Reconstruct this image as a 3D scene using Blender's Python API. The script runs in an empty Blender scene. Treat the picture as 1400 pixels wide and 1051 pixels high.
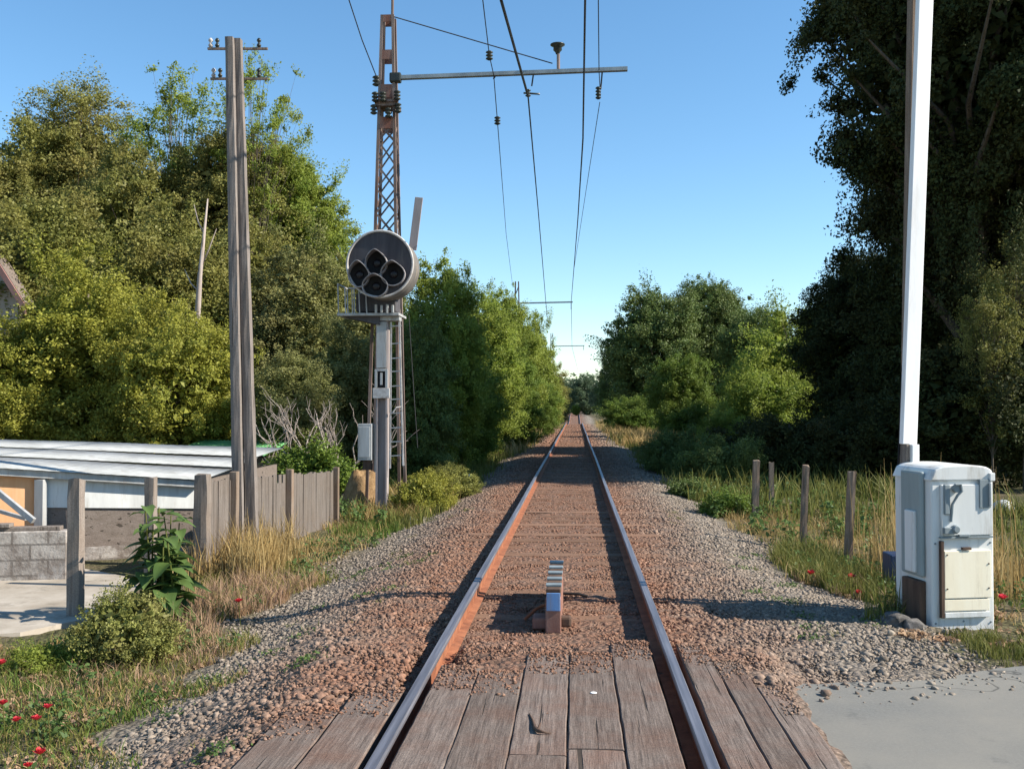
import bpy, math, random
import numpy as np
from mathutils import Vector, Matrix

random.seed(7)
RNG = np.random.default_rng(11)
SC = bpy.context.scene
COL = SC.collection
R = math.radians

# ------------------------------------------------------------------ camera
FPX = 1350.0
CAM = Vector((0.164, 0.0, 1.90))
YAW, PITCH = R(3.69), R(1.252)
cd = bpy.data.cameras.new('camera')
cam = bpy.data.objects.new('camera', cd)
COL.objects.link(cam)
cam.location = CAM
cam.rotation_euler = (R(90) + PITCH, 0, YAW)
cd.sensor_width = 36.0
cd.lens = 36.0 * FPX / 1400.0
cd.clip_end = 3000
SC.camera = cam
CR = cam.rotation_euler.to_matrix()


def W(px, py, d):
    """photo position (1400 wide) at camera depth d -> world point"""
    return CAM + CR @ Vector(((px - 700) / FPX * d, (525.5 - py) / FPX * d, -d))


def G(px, py, z=0.0):
    """photo position -> point where that sight line meets height z"""
    v = CR @ Vector(((px - 700) / FPX, (525.5 - py) / FPX, -1))
    return CAM + v * ((z - CAM.z) / v.z)


# ------------------------------------------------------------------ world, sun
SUN_EL, SUN_AZ = 36.0, 94.5       # azimuth clockwise from +Y
w = bpy.data.worlds.new('World')
SC.world = w
w.use_nodes = True
nt = w.node_tree
nt.nodes.clear()
sky = nt.nodes.new('ShaderNodeTexSky')
sky.sky_type = 'NISHITA'
sky.sun_disc = False
sky.sun_elevation = R(SUN_EL)
sky.sun_rotation = R(SUN_AZ)
sky.air_density = 1.0
sky.dust_density = 0.05
sky.ozone_density = 3.0
sky.altitude = 0
bg = nt.nodes.new('ShaderNodeBackground')
bg.inputs['Strength'].default_value = 0.107
wo = nt.nodes.new('ShaderNodeOutputWorld')
hs = nt.nodes.new('ShaderNodeHueSaturation')
hs.inputs['Saturation'].default_value = 1.14
hs.inputs['Hue'].default_value = 0.494
nt.links.new(sky.outputs[0], hs.inputs['Color'])
nt.links.new(hs.outputs[0], bg.inputs[0])
nt.links.new(bg.outputs[0], wo.inputs[0])
sl = bpy.data.lights.new('sun', 'SUN')
sl.energy = 5.0
sl.angle = R(0.5)
sl.color = (1.0, 0.93, 0.82)
so = bpy.data.objects.new('sun', sl)
COL.objects.link(so)
sdir = Vector((math.sin(R(SUN_AZ)) * math.cos(R(SUN_EL)), math.cos(R(SUN_AZ)) * math.cos(R(SUN_EL)), math.sin(R(SUN_EL))))
so.rotation_euler = sdir.to_track_quat('Z', 'Y').to_euler()
so.location = (30, -5, 30)
SC.view_settings.view_transform = 'Standard'
SC.view_settings.look = 'None'
SC.view_settings.exposure = 0.96
SC.view_settings.gamma = 1.0
SC.render.engine = 'CYCLES'
SC.cycles.max_bounces = 6
SC.cycles.diffuse_bounces = 3
SC.cycles.glossy_bounces = 2
SC.cycles.transmission_bounces = 3
SC.cycles.transparent_max_bounces = 4


# ------------------------------------------------------------------ materials
class N:
    """tiny node helper"""
    def __init__(s, name):
        s.m = bpy.data.materials.new(name)
        s.m.use_nodes = True
        s.t = s.m.node_tree
        s.t.nodes.clear()
        s.out = s.n('ShaderNodeOutputMaterial')
        s.b = s.n('ShaderNodeBsdfPrincipled')
        s.l(s.b.outputs[0], s.out.inputs[0])

    def n(s, kind, **kw):
        a = s.t.nodes.new(kind)
        for k, v in kw.items():
            setattr(a, k, v)
        return a

    def l(s, a, b):
        s.t.links.new(a, b)

    def val(s, sock, v):
        if hasattr(v, 'is_output') or isinstance(v, bpy.types.NodeSocket):
            s.l(v, sock)
        elif isinstance(v, (tuple, list)) and len(v) == 3 and sock.type == 'RGBA':
            sock.default_value = (*v, 1)
        else:
            sock.default_value = v

    def coord(s, kind='Object', scale=(1, 1, 1), rand=True):
        if kind == 'World':
            o = s.n('ShaderNodeNewGeometry').outputs['Position']
        else:
            o = s.n('ShaderNodeTexCoord').outputs[kind]
        if rand and kind != 'World':
            oi = s.n('ShaderNodeObjectInfo')
            mul = s.n('ShaderNodeMath', operation='MULTIPLY')
            s.l(oi.outputs['Random'], mul.inputs[0])
            mul.inputs[1].default_value = 37.0
            ad = s.n('ShaderNodeVectorMath', operation='ADD')
            s.l(o, ad.inputs[0])
            s.l(mul.outputs[0], ad.inputs[1])
            o = ad.outputs[0]
        mp = s.n('ShaderNodeMapping')
        s.l(o, mp.inputs[0])
        mp.inputs['Scale'].default_value = scale
        return mp.outputs[0]

    def noise(s, vec, scale, detail=4, rough=0.6):
        a = s.n('ShaderNodeTexNoise')
        s.l(vec, a.inputs['Vector'])
        a.inputs['Scale'].default_value = scale
        a.inputs['Detail'].default_value = detail
        a.inputs['Roughness'].default_value = rough
        return a.outputs['Fac']

    def ramp(s, fac, *stops):
        a = s.n('ShaderNodeValToRGB')
        e = a.color_ramp.elements
        while len(e) < len(stops):
            e.new(0.5)
        for k, (p, c) in enumerate(stops):
            e[k].position = p
            if not isinstance(c, (tuple, list)):
                c = (c, c, c)
            e[k].color = (*c, 1)
        s.l(fac, a.inputs[0])
        return a.outputs[0]

    def mix(s, fac, a, b, mode='MIX'):
        m = s.n('ShaderNodeMix', data_type='RGBA', blend_type=mode)
        s.val(m.inputs[0], fac)
        s.val(m.inputs[6], a)
        s.val(m.inputs[7], b)
        return m.outputs[2]

    def math(s, op, a, b=0.0, clamp=False):
        m = s.n('ShaderNodeMath', operation=op)
        m.use_clamp = clamp
        s.val(m.inputs[0], a)
        s.val(m.inputs[1], b)
        return m.outputs[0]

    def bump(s, h, strength=0.4, dist=0.01):
        b = s.n('ShaderNodeBump')
        b.inputs['Strength'].default_value = strength
        b.inputs['Distance'].default_value = dist
        s.l(h, b.inputs['Height'])
        s.l(b.outputs[0], s.b.inputs['Normal'])

    def fin(s, col, rough=0.8, metal=0.0, spec=0.3):
        s.val(s.b.inputs['Base Color'], col)
        s.val(s.b.inputs['Roughness'], rough)
        s.val(s.b.inputs['Metallic'], metal)
        s.b.inputs['Specular IOR Level'].default_value = spec
        return s.m


def m_paint(name, c1, c2, rough=0.6, scale=6, bump=0.1, metal=0.0, dirt=None, streak=True):
    n = N(name)
    v = n.coord()
    v2 = n.coord(scale=(1, 1, 0.15)) if streak else v
    f = n.noise(v2, scale, 6, 0.65)
    c = n.mix(n.ramp(f, (0.38, 0.0), (0.66, 1.0)), c1, c2)
    if dirt:
        c = n.mix(n.ramp(n.noise(v2, scale * 2.3, 8, 0.7), (0.53, 0.0), (0.72, 0.8)), c, dirt)
    n.bump(n.noise(v, scale * 9, 5), bump, 0.006)
    return n.fin(c, rough, metal)


def m_wood(name, c1, c2, c3, axis='z', fine=1.0, bump=0.5, crk=1.6):
    n = N(name)
    sc = {'z': (22, 22, 1.1), 'y': (22, 1.1, 22), 'x': (1.1, 22, 22)}[axis]
    v = n.coord(scale=tuple(q * fine for q in sc))
    vc = n.coord(scale=tuple((q * fine * crk) if q > 5 else q * 0.42 for q in sc))
    g = n.noise(v, 1.6, 8, 0.7)
    v2 = n.coord(scale=(1, 1, 1))
    p = n.noise(v2, 2.2, 4, 0.6)
    c = n.mix(n.ramp(g, (0.32, 0.0), (0.68, 1.0)), c1, c2)
    c = n.mix(n.ramp(p, (0.42, 0.0), (0.7, 0.75)), c, c3)
    grain = n.noise(v2, 90, 3, 0.7)
    c = n.mix(0.55, c, n.mix(1.0, c, n.ramp(grain, (0.3, 0.45), (0.7, 1.5)), 'MULTIPLY'))
    crack = n.ramp(n.noise(vc, 0.9, 3, 0.5), (0.335, 0.0), (0.365, 1.0))
    c = n.mix(n.math('MULTIPLY', n.math('SUBTRACT', 1.0, crack), 0.75), c, (0.03, 0.025, 0.02))
    oi = n.n('ShaderNodeObjectInfo')
    c = n.mix(1.0, c, n.ramp(oi.outputs['Random'], (0.0, (0.74, 0.72, 0.70)), (1.0, (1.08, 1.06, 1.05))), 'MULTIPLY')
    n.bump(n.math('ADD', g, n.math('MULTIPLY', crack, 0.8)), bump, 0.008)
    return n.fin(c, 0.9, 0, 0.15)


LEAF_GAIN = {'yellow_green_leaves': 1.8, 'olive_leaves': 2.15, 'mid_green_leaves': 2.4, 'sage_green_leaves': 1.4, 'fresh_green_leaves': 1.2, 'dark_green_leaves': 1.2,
             'deep_green_leaves': 1.9, 'dull_brown_green_leaves': 1.9, 'haze_tinted_far_leaves': 1.3}


def m_leaf(name, c1, c2, c3, trans=0.36, big=0.35, rough=0.55, spec=0.25):
    """c1 dark .. c2 light, c3 an odd tone in patches; 'rnd' is stored per leaf"""
    n = N(name)
    k = LEAF_GAIN.get(name, 1.0)
    c1, c2, c3 = (tuple(q * k for q in c) for c in (c1, c2, c3))
    at = n.n('ShaderNodeAttribute', attribute_name='rnd')
    v = n.coord('World', rand=False)
    p = n.noise(v, big, 3, 0.6)
    c = n.mix(at.outputs['Fac'], c1, c2)
    c = n.mix(n.ramp(p, (0.40, 0.0), (0.66, 0.85)), c, c3)
    c = n.mix(n.math('MULTIPLY', at.outputs['Fac'], 0.35), c, c2)
    n.fin(c, rough, 0, spec)
    tr = n.n('ShaderNodeBsdfTranslucent')
    n.l(c, tr.inputs[0])
    mx = n.n('ShaderNodeMixShader')
    mx.inputs[0].default_value = trans
    n.l(n.b.outputs[0], mx.inputs[1])
    n.l(tr.outputs[0], mx.inputs[2])
    n.l(mx.outputs[0], n.out.inputs[0])
    return n.m


def m_bed(name, is_stone):
    """ballast / verge: rusty between and beside the rails, grey on the shoulders, earth beyond"""
    n = N(name)
    geo = n.n('ShaderNodeNewGeometry').outputs['Position']
    sx = n.n('ShaderNodeSeparateXYZ')
    n.l(geo, sx.inputs[0])
    v = n.coord('World', rand=False)
    big = n.noise(v, 0.9, 5, 0.65)
    mid = n.noise(v, 5.0, 5, 0.7)
    fine = n.noise(v, 42.0, 4, 0.7)
    xw = n.math('ADD', sx.outputs[0], n.math('MULTIPLY', n.math('SUBTRACT', big, 0.5), 1.6))
    xm = n.math('ADD', xw, 0.22)
    ax = n.math('ABSOLUTE', xm)
    rust = n.ramp(n.math('MULTIPLY', ax, 0.25), (0.27, 1.0), (0.60, 0.0))
    rust = n.math('MULTIPLY', rust, n.ramp(mid, (0.25, 0.55), (0.6, 1.0)))
    grey = n.ramp(fine, (0.25, (0.135, 0.115, 0.092)), (0.5, (0.235, 0.20, 0.165)), (0.78, (0.345, 0.30, 0.25)))
    rst = n.ramp(fine, (0.25, (0.105, 0.053, 0.036)), (0.5, (0.222, 0.118, 0.078)), (0.8, (0.335, 0.20, 0.143)))
    c = n.mix(rust, grey, rst)
    if is_stone:
        at = n.n('ShaderNodeAttribute', attribute_name='rnd')
        c = n.mix(1.0, c, n.ramp(at.outputs['Fac'], (0.0, (0.70, 0.67, 0.64)), (0.6, (0.98, 0.95, 0.92)), (1.0, (1.25, 1.22, 1.17))), 'MULTIPLY')
        n.bump(fine, 0.5, 0.01)
    else:
        earth = n.ramp(mid, (0.3, (0.085, 0.07, 0.04)), (0.5, (0.15, 0.12, 0.07)), (0.72, (0.23, 0.185, 0.115)))
        green = n.mix(n.ramp(big, (0.42, 0.0), (0.62, 0.8)), earth, (0.075, 0.085, 0.03))
        c = n.mix(n.ramp(n.math('MULTIPLY', n.math('ABSOLUTE', xw), 0.2), (0.52, 0.0), (0.70, 1.0)), c, green)
        vo = n.n('ShaderNodeTexVoronoi')
        n.l(v, vo.inputs['Vector'])
        vo.inputs['Scale'].default_value = 22
        c = n.mix(n.ramp(vo.outputs['Distance'], (0.25, 0.0), (0.75, 0.55)), c, (0.05, 0.04, 0.03))
        n.bump(n.math('SUBTRACT', n.math('MULTIPLY', fine, 0.5), vo.outputs['Distance']), 0.9, 0.03)
    return n.fin(c, 0.95, 0, 0.1)


M = {}
M['ground'] = m_bed('ground_earth', False)
M['stone'] = m_bed('ballast_stone', True)
M['wood_grey'] = m_wood('weathered_grey_timber', (0.135, 0.112, 0.095), (0.27, 0.235, 0.205), (0.195, 0.155, 0.125))
M['wood_pole'] = m_wood('weathered_pole_timber', (0.13, 0.112, 0.10), (0.29, 0.262, 0.243), (0.195, 0.165, 0.145))
M['wood_brown'] = m_wood('brown_post_timber', (0.13, 0.095, 0.07), (0.30, 0.24, 0.19), (0.19, 0.13, 0.09))
M['plank'] = m_wood('crossing_plank_timber', (0.09, 0.070, 0.060), (0.245, 0.200, 0.172), (0.165, 0.093, 0.066), 'y', 1.5, 0.8, 0.7)
M['sleeper'] = m_wood('sleeper_timber', (0.13, 0.075, 0.05), (0.27, 0.165, 0.11), (0.22, 0.13, 0.085), 'x', 0.7, 0.7)
M['fence_wood'] = m_wood('old_fence_boards', (0.085, 0.072, 0.062), (0.18, 0.158, 0.14), (0.13, 0.105, 0.085))
M['dark_wood'] = m_wood('dark_board', (0.14, 0.115, 0.095), (0.22, 0.185, 0.16), (0.18, 0.148, 0.128), 'x', 0.5, 0.4)
M['bark'] = m_wood('bark', (0.08, 0.065, 0.05), (0.19, 0.16, 0.13), (0.12, 0.10, 0.07), 'z', 0.5, 0.8)
M['pale_bark'] = m_wood('pale_dry_bark', (0.28, 0.23, 0.20), (0.48, 0.42, 0.38), (0.36, 0.30, 0.27), 'z', 0.6, 0.4)
M['rail_rust'] = m_paint('rail_rust', (0.20, 0.072, 0.036), (0.34, 0.135, 0.066), 0.9, 5, 0.4, 0, (0.10, 0.045, 0.028), False)
n = N('polished_rail_steel')
v = n.coord(scale=(30, 0.6, 30))
f = n.noise(v, 1.5, 5)
n.fin(n.mix(n.ramp(f, (0.35, 0.0), (0.7, 1.0)), (0.17, 0.163, 0.18), (0.31, 0.305, 0.335)), n.ramp(f, (0.3, 0.42), (0.7, 0.56)), 0.7)
M['rail_steel'] = n.m
M['rust_metal'] = m_paint('rusted_lattice_steel', (0.11, 0.072, 0.056), (0.25, 0.195, 0.17), 0.85, 5, 0.3, 0, (0.22, 0.105, 0.068))
M['rust_plate'] = m_paint('rust_red_plate', (0.20, 0.082, 0.055), (0.26, 0.155, 0.12), 0.85, 6, 0.3, 0)
M['grey_metal'] = m_paint('galvanised_grey_steel', (0.32, 0.32, 0.31), (0.45, 0.45, 0.44), 0.55, 5, 0.1, 0.25, (0.26, 0.21, 0.17))
M['post_metal'] = m_paint('grey_brown_post_steel', (0.26, 0.22, 0.21), (0.36, 0.32, 0.31), 0.7, 4, 0.1, 0.0, (0.27, 0.19, 0.15))
M['arm_metal'] = m_paint('grey_arm_steel', (0.22, 0.25, 0.26), (0.34, 0.38, 0.39), 0.5, 4, 0.1, 0.2)
M['disc'] = m_paint('dark_signal_face', (0.040, 0.036, 0.040), (0.078, 0.072, 0.076), 0.7, 3.2, 0.1, 0, (0.11, 0.10, 0.09))
M['drum'] = m_paint('weathered_drum_paint', (0.12, 0.11, 0.10), (0.21, 0.195, 0.18), 0.7, 3, 0.2, 0, (0.27, 0.21, 0.15))
M['white_rim'] = m_paint('worn_white_rim', (0.36, 0.335, 0.315), (0.58, 0.56, 0.53), 0.65, 5, 0.1, 0, (0.25, 0.18, 0.13), False)
M['hood'] = m_paint('grey_hood_paint', (0.20, 0.18, 0.18), (0.34, 0.32, 0.32), 0.6, 5, 0.1)
M['black'] = m_paint('matt_black', (0.008, 0.008, 0.009), (0.016, 0.015, 0.015), 0.8, 5, 0.05)
n = N('dark_signal_glass')
n.fin((0.010, 0.007, 0.009), 0.35, 0, 0.3)
M['glass'] = n.m
M['insul'] = m_paint('dark_glazed_insulator', (0.022, 0.026, 0.022), (0.05, 0.055, 0.045), 0.25, 9, 0.0)
M['wire'] = m_paint('dark_wire', (0.03, 0.03, 0.033), (0.055, 0.055, 0.055), 0.6, 3, 0.0)
M['white_pole'] = m_paint('white_pole_paint', (0.80, 0.79, 0.77), (0.86, 0.86, 0.85), 0.5, 3, 0.08, 0, (0.66, 0.63, 0.59))
M['cabinet'] = m_paint('pale_blue_grey_enamel', (0.60, 0.605, 0.58), (0.70, 0.70, 0.675), 0.48, 3, 0.06, 0, (0.36, 0.33, 0.28))
M['cab_side'] = m_paint('green_grey_enamel', (0.22, 0.27, 0.27), (0.32, 0.37, 0.37), 0.5, 3, 0.06)
M['cream'] = m_paint('cream_panel_paint', (0.80, 0.71, 0.53), (0.86, 0.80, 0.64), 0.6, 4, 0.08, 0, (0.50, 0.42, 0.30))
M['recess'] = m_paint('grey_recess', (0.16, 0.19, 0.20), (0.24, 0.28, 0.29), 0.6, 4, 0.05)
M['rust_dark'] = m_paint('dark_brown_strip', (0.06, 0.035, 0.025), (0.12, 0.075, 0.05), 0.8, 9, 0.2)
M['white_sheet'] = m_paint('white_board_paint', (0.50, 0.50, 0.475), (0.70, 0.70, 0.67), 0.7, 2.5, 0.1, 0, (0.34, 0.31, 0.26))
M['orange'] = m_paint('faded_orange_board', (0.60, 0.30, 0.14), (0.70, 0.40, 0.21), 0.8, 3, 0.1, 0, (0.62, 0.42, 0.27))
M['roof_metal'] = m_paint('pale_roof_sheet', (0.30, 0.305, 0.295), (0.42, 0.425, 0.41), 0.75, 2.0, 0.1, 0.0, (0.22, 0.205, 0.18), False)
M['roof_green'] = m_paint('green_roof_sheet', (0.11, 0.30, 0.11), (0.17, 0.40, 0.16), 0.5, 2.0, 0.1)
M['fascia'] = m_paint('faded_red_fascia', (0.27, 0.14, 0.115), (0.33, 0.18, 0.15), 0.8, 2, 0.1)
M['house_wall'] = m_paint('house_wall_plaster', (0.40, 0.32, 0.27), (0.48, 0.40, 0.34), 0.9, 2, 0.2)
M['concrete'] = m_paint('pale_dusty_concrete', (0.29, 0.245, 0.19), (0.42, 0.37, 0.305), 0.95, 1.6, 0.4, 0, (0.17, 0.145, 0.11), False)
M['poppy'] = m_leaf('red_petals', (0.55, 0.03, 0.03), (0.80, 0.07, 0.06), (0.62, 0.06, 0.09), 0.35)
M['blue'] = m_paint('blue_paint', (0.015, 0.03, 0.075), (0.03, 0.055, 0.115), 0.5, 5, 0.1, 0, (0.12, 0.11, 0.10))
M['blue_face'] = m_paint('pale_blue_enamel', (0.10, 0.22, 0.44), (0.16, 0.30, 0.54), 0.4, 5, 0.1, 0, (0.18, 0.20, 0.26))
M['dark_rock'] = m_paint('dark_rough_rock', (0.06, 0.055, 0.05), (0.18, 0.165, 0.15), 0.95, 14, 0.9, 0, None, False)

# block wall of pale weathered masonry
n = N('weathered_block_masonry')
v = n.coord(rand=False)
br = n.n('ShaderNodeTexBrick')
mp = n.n('ShaderNodeMapping')
n.l(v, mp.inputs[0])
mp.inputs['Rotation'].default_value = (R(90), 0, 0)
n.l(mp.outputs[0], br.inputs['Vector'])
br.inputs['Scale'].default_value = 1.0
br.inputs['Brick Width'].default_value = 0.42
br.inputs['Row Height'].default_value = 0.19
br.inputs['Mortar Size'].default_value = 0.014
br.inputs['Color1'].default_value = (0.36, 0.32, 0.285, 1)
br.inputs['Color2'].default_value = (0.46, 0.42, 0.375, 1)
br.inputs['Mortar'].default_value = (0.20, 0.18, 0.16, 1)
c = n.mix(n.ramp(n.noise(v, 2.2, 8, 0.75), (0.40, 0.0), (0.58, 0.9)), br.outputs[0], (0.15, 0.12, 0.10))
c = n.mix(n.ramp(n.noise(v, 1.7, 5, 0.7), (0.55, 0.0), (0.68, 0.6)), c, (0.52, 0.49, 0.46))
n.bump(n.noise(v, 30, 6), 0.6, 0.015)
M['block'] = n.fin(c, 0.95, 0, 0.1)

# asphalt
n = N('worn_grey_asphalt')
v = n.coord('World', rand=False)
sp = n.noise(v, 55, 6, 0.85)
big = n.noise(v, 0.8, 5, 0.6)
c = n.ramp(sp, (0.3, (0.115, 0.113, 0.103)), (0.6, (0.175, 0.172, 0.158)), (0.8, (0.27, 0.265, 0.245)))
c = n.mix(n.ramp(big, (0.38, 0.0), (0.62, 0.8)), c, (0.215, 0.20, 0.17))
c = n.mix(n.ramp(n.noise(v, 3.1, 6, 0.7), (0.60, 0.0), (0.72, 0.55)), c, (0.09, 0.09, 0.086))
vo = n.n('ShaderNodeTexVoronoi', feature='DISTANCE_TO_EDGE')
dv_ = n.n('ShaderNodeVectorMath', operation='ADD')
n.l(v, dv_.inputs[0])
nz = n.n('ShaderNodeTexNoise'); n.l(v, nz.inputs['Vector']); nz.inputs['Scale'].default_value = 2.5
n.l(nz.outputs['Color'], dv_.inputs[1])
n.l(dv_.outputs[0], vo.inputs['Vector'])
vo.inputs['Scale'].default_value = 0.55
ck = n.ramp(vo.outputs['Distance'], (0.0, 1.0), (0.009, 0.0))
c = n.mix(n.math('MULTIPLY', ck, 0.8), c, (0.03, 0.03, 0.028))
n.bump(sp, 0.35, 0.006)
M['asphalt'] = n.fin(c, 0.9, 0, 0.2)

# foliage
M['lf_yellow'] = m_leaf('yellow_green_leaves', (0.095, 0.107, 0.017), (0.235, 0.228, 0.038), (0.16, 0.15, 0.028), 0.40)
M['lf_olive'] = m_leaf('olive_leaves', (0.068, 0.076, 0.018), (0.150, 0.145, 0.038), (0.110, 0.094, 0.030), 0.40)
M['lf_green'] = m_leaf('mid_green_leaves', (0.062, 0.088, 0.014), (0.135, 0.162, 0.028), (0.090, 0.100, 0.018), 0.46)
M['lf_fresh'] = m_leaf('fresh_green_leaves', (0.075, 0.125, 0.018), (0.155, 0.215, 0.035), (0.105, 0.135, 0.020), 0.32)
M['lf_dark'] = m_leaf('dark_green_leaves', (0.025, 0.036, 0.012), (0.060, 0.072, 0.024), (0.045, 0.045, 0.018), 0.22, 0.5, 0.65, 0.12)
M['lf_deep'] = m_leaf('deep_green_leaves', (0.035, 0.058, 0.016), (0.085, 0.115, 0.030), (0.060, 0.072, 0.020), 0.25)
M['lf_dull'] = m_leaf('dull_brown_green_leaves', (0.072, 0.082, 0.024), (0.155, 0.155, 0.052), (0.125, 0.112, 0.045), 0.34)
M['lf_dull2'] = m_leaf('sage_green_leaves', (0.10, 0.11, 0.025), (0.22, 0.22, 0.06), (0.16, 0.14, 0.05), 0.3, 3.0)
M['lf_far'] = m_leaf('haze_tinted_far_leaves', (0.055, 0.085, 0.045), (0.10, 0.14, 0.07), (0.08, 0.11, 0.06), 0.2)  # bluish haze of distance is put into these leaf colours
M['broad'] = m_leaf('broad_green_leaf', (0.065, 0.115, 0.030), (0.125, 0.19, 0.055), (0.09, 0.145, 0.04), 0.35, 3.0, 0.55, 0.25)
M['dry_grass'] = m_leaf('dry_straw_grass', (0.24, 0.155, 0.055), (0.47, 0.36, 0.17), (0.36, 0.235, 0.085), 0.3, 1.2, 0.7, 0.15)
M['green_grass'] = m_leaf('green_verge_grass', (0.085, 0.105, 0.020), (0.205, 0.21, 0.055), (0.155, 0.14, 0.04), 0.3, 1.3, 0.6, 0.15)
M['lawn'] = m_leaf('fresh_verge_grass', (0.055, 0.105, 0.016), (0.13, 0.20, 0.035), (0.095, 0.125, 0.028), 0.3, 1.6, 0.6, 0.15)
M['pink_grass'] = m_leaf('pinkish_dry_seed_grass', (0.27, 0.16, 0.10), (0.45, 0.30, 0.20), (0.36, 0.24, 0.13), 0.3, 1.5, 0.7, 0.15)


# ------------------------------------------------------------------ object helpers
def tag(o, label=None, cat=None, group=None, kind=None):
    if label: o['label'] = label
    if cat: o['category'] = cat
    if group: o['group'] = group
    if kind: o['kind'] = kind
    return o


def thing(name, label, cat, loc=(0, 0, 0), group=None):
    o = bpy.data.objects.new(name, None)
    o.empty_display_size = 0.2
    COL.objects.link(o)
    o.location = loc
    return tag(o, label, cat, group)


def link_mesh(name, me, mat, parent=None):
    o = bpy.data.objects.new(name, me)
    COL.objects.link(o)
    if mat is not None:
        if not me.materials:
            me.materials.append(mat)
        elif me.materials[0] != mat:
            o.material_slots[0].link = 'OBJECT'
            o.material_slots[0].material = mat
    if parent is not None:
        o.parent = parent
    return o


def copy_tree(o, parent=None):
    c = o.copy()
    COL.objects.link(c)
    if parent is not None:
        c.parent = parent
    for ch in list(o.children):
        copy_tree(ch, c)
    return c


class MB:
    def __init__(s):
        s.v, s.f, s.bev = [], [], 0.0

    def add(s, vs, fs):
        b = len(s.v)
        s.v += [tuple(q) for q in vs]
        s.f += [tuple(b + i for i in q) for q in fs]
        return s

    def box(s, c, size, rot=None):
        c = Vector(c)
        hx, hy, hz = (q / 2 for q in size)
        vs = [Vector((x, y, z)) for z in (-hz, hz) for x, y in ((-hx, -hy), (hx, -hy), (hx, hy), (-hx, hy))]
        if rot is not None:
            vs = [rot @ q for q in vs]
        return s.add([c + q for q in vs], [(3, 2, 1, 0), (4, 5, 6, 7), (0, 1, 5, 4), (1, 2, 6, 5), (2, 3, 7, 6), (3, 0, 4, 7)])

    def bar(s, p, q, wd, th, up=(0, 1, 0)):
        """rectangular bar from p to q: wd across, th along 'up'"""
        p, q = Vector(p), Vector(q)
        d = (q - p).normalized()
        u = Vector(up)
        r = d.cross(u).normalized()
        u = r.cross(d).normalized()
        vs = [a + r * (i * wd / 2) + u * (j * th / 2) for a in (p, q) for i, j in ((-1, -1), (1, -1), (1, 1), (-1, 1))]
        return s.add(vs, [(3, 2, 1, 0), (4, 5, 6, 7), (0, 1, 5, 4), (1, 2, 6, 5), (2, 3, 7, 6), (3, 0, 4, 7)])

    def tube(s, pts, r, n=8, cap=True):
        pts = [Vector(p) for p in pts]
        rs = r if isinstance(r, (list, tuple)) else [r] * len(pts)
        vs, fs = [], []
        ref = Vector((0.31, 0.17, 0.93))
        for i, p in enumerate(pts):
            d = (pts[min(i + 1, len(pts) - 1)] - pts[max(i - 1, 0)]).normalized()
            a = d.cross(ref)
            if a.length < 0.05:
                a = d.cross(Vector((1, 0, 0)))
            a.normalize()
            b = d.cross(a)
            for k in range(n):
                t = 2 * math.pi * k / n
                vs.append(p + (a * math.cos(t) + b * math.sin(t)) * rs[i])
        for i in range(len(pts) - 1):
            for k in range(n):
                fs.append((i * n + k, i * n + (k + 1) % n, (i + 1) * n + (k + 1) % n, (i + 1) * n + k))
        if cap:
            fs.append(tuple(range(n - 1, -1, -1)))
            fs.append(tuple((len(pts) - 1) * n + k for k in range(n)))
        return s.add(vs, fs)

    def lathe(s, c, prof, n=16, axis='z'):
        """prof: (radius, height) list about c"""
        c = Vector(c)
        vs, fs = [], []
        for rr, h in prof:
            for k in range(n):
                t = 2 * math.pi * k / n
                a, b = rr * math.cos(t), rr * math.sin(t)
                vs.append(c + (Vector((a, b, h)) if axis == 'z' else Vector((a, h, b)) if axis == 'y' else Vector((h, a, b))))
        for i in range(len(prof) - 1):
            for k in range(n):
                fs.append((i * n + k, i * n + (k + 1) % n, (i + 1) * n + (k + 1) % n, (i + 1) * n + k))
        fs.append(tuple(range(n - 1, -1, -1)))
        fs.append(tuple((len(prof) - 1) * n + k for k in range(n)))
        return s.add(vs, fs)

    def prism(s, pts, ext):
        n_ = len(pts)
        ext = Vector(ext)
        vs = [Vector(p) for p in pts] + [Vector(p) + ext for p in pts]
        fs = [tuple(range(n_ - 1, -1, -1)), tuple(range(n_, 2 * n_))]
        fs += [(i, (i + 1) % n_, n_ + (i + 1) % n_, n_ + i) for i in range(n_)]
        return s.add(vs, fs)

    def build(s, name, mat, parent=None, smooth=False, bev=0.0, recalc=True):
        off = Vector(parent.matrix_basis.translation) if parent is not None else Vector((0, 0, 0))
        if parent is not None and parent.parent is not None:
            off = off + Vector(parent.parent.matrix_basis.translation)
        me = bpy.data.meshes.new(name)
        me.from_pydata([tuple(Vector(q) - off) for q in s.v], [], s.f)
        if recalc:
            import bmesh
            bm = bmesh.new()
            bm.from_mesh(me)
            bmesh.ops.recalc_face_normals(bm, faces=bm.faces)
            bm.to_mesh(me)
            bm.free()
        if smooth:
            for p in me.polygons:
                p.use_smooth = True
        me.update()
        o = link_mesh(name, me, mat, parent)
        if bev:
            b = o.modifiers.new('bevel', 'BEVEL')
            b.width = bev
            b.segments = 2
            b.limit_method = 'ANGLE'
        return o


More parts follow.
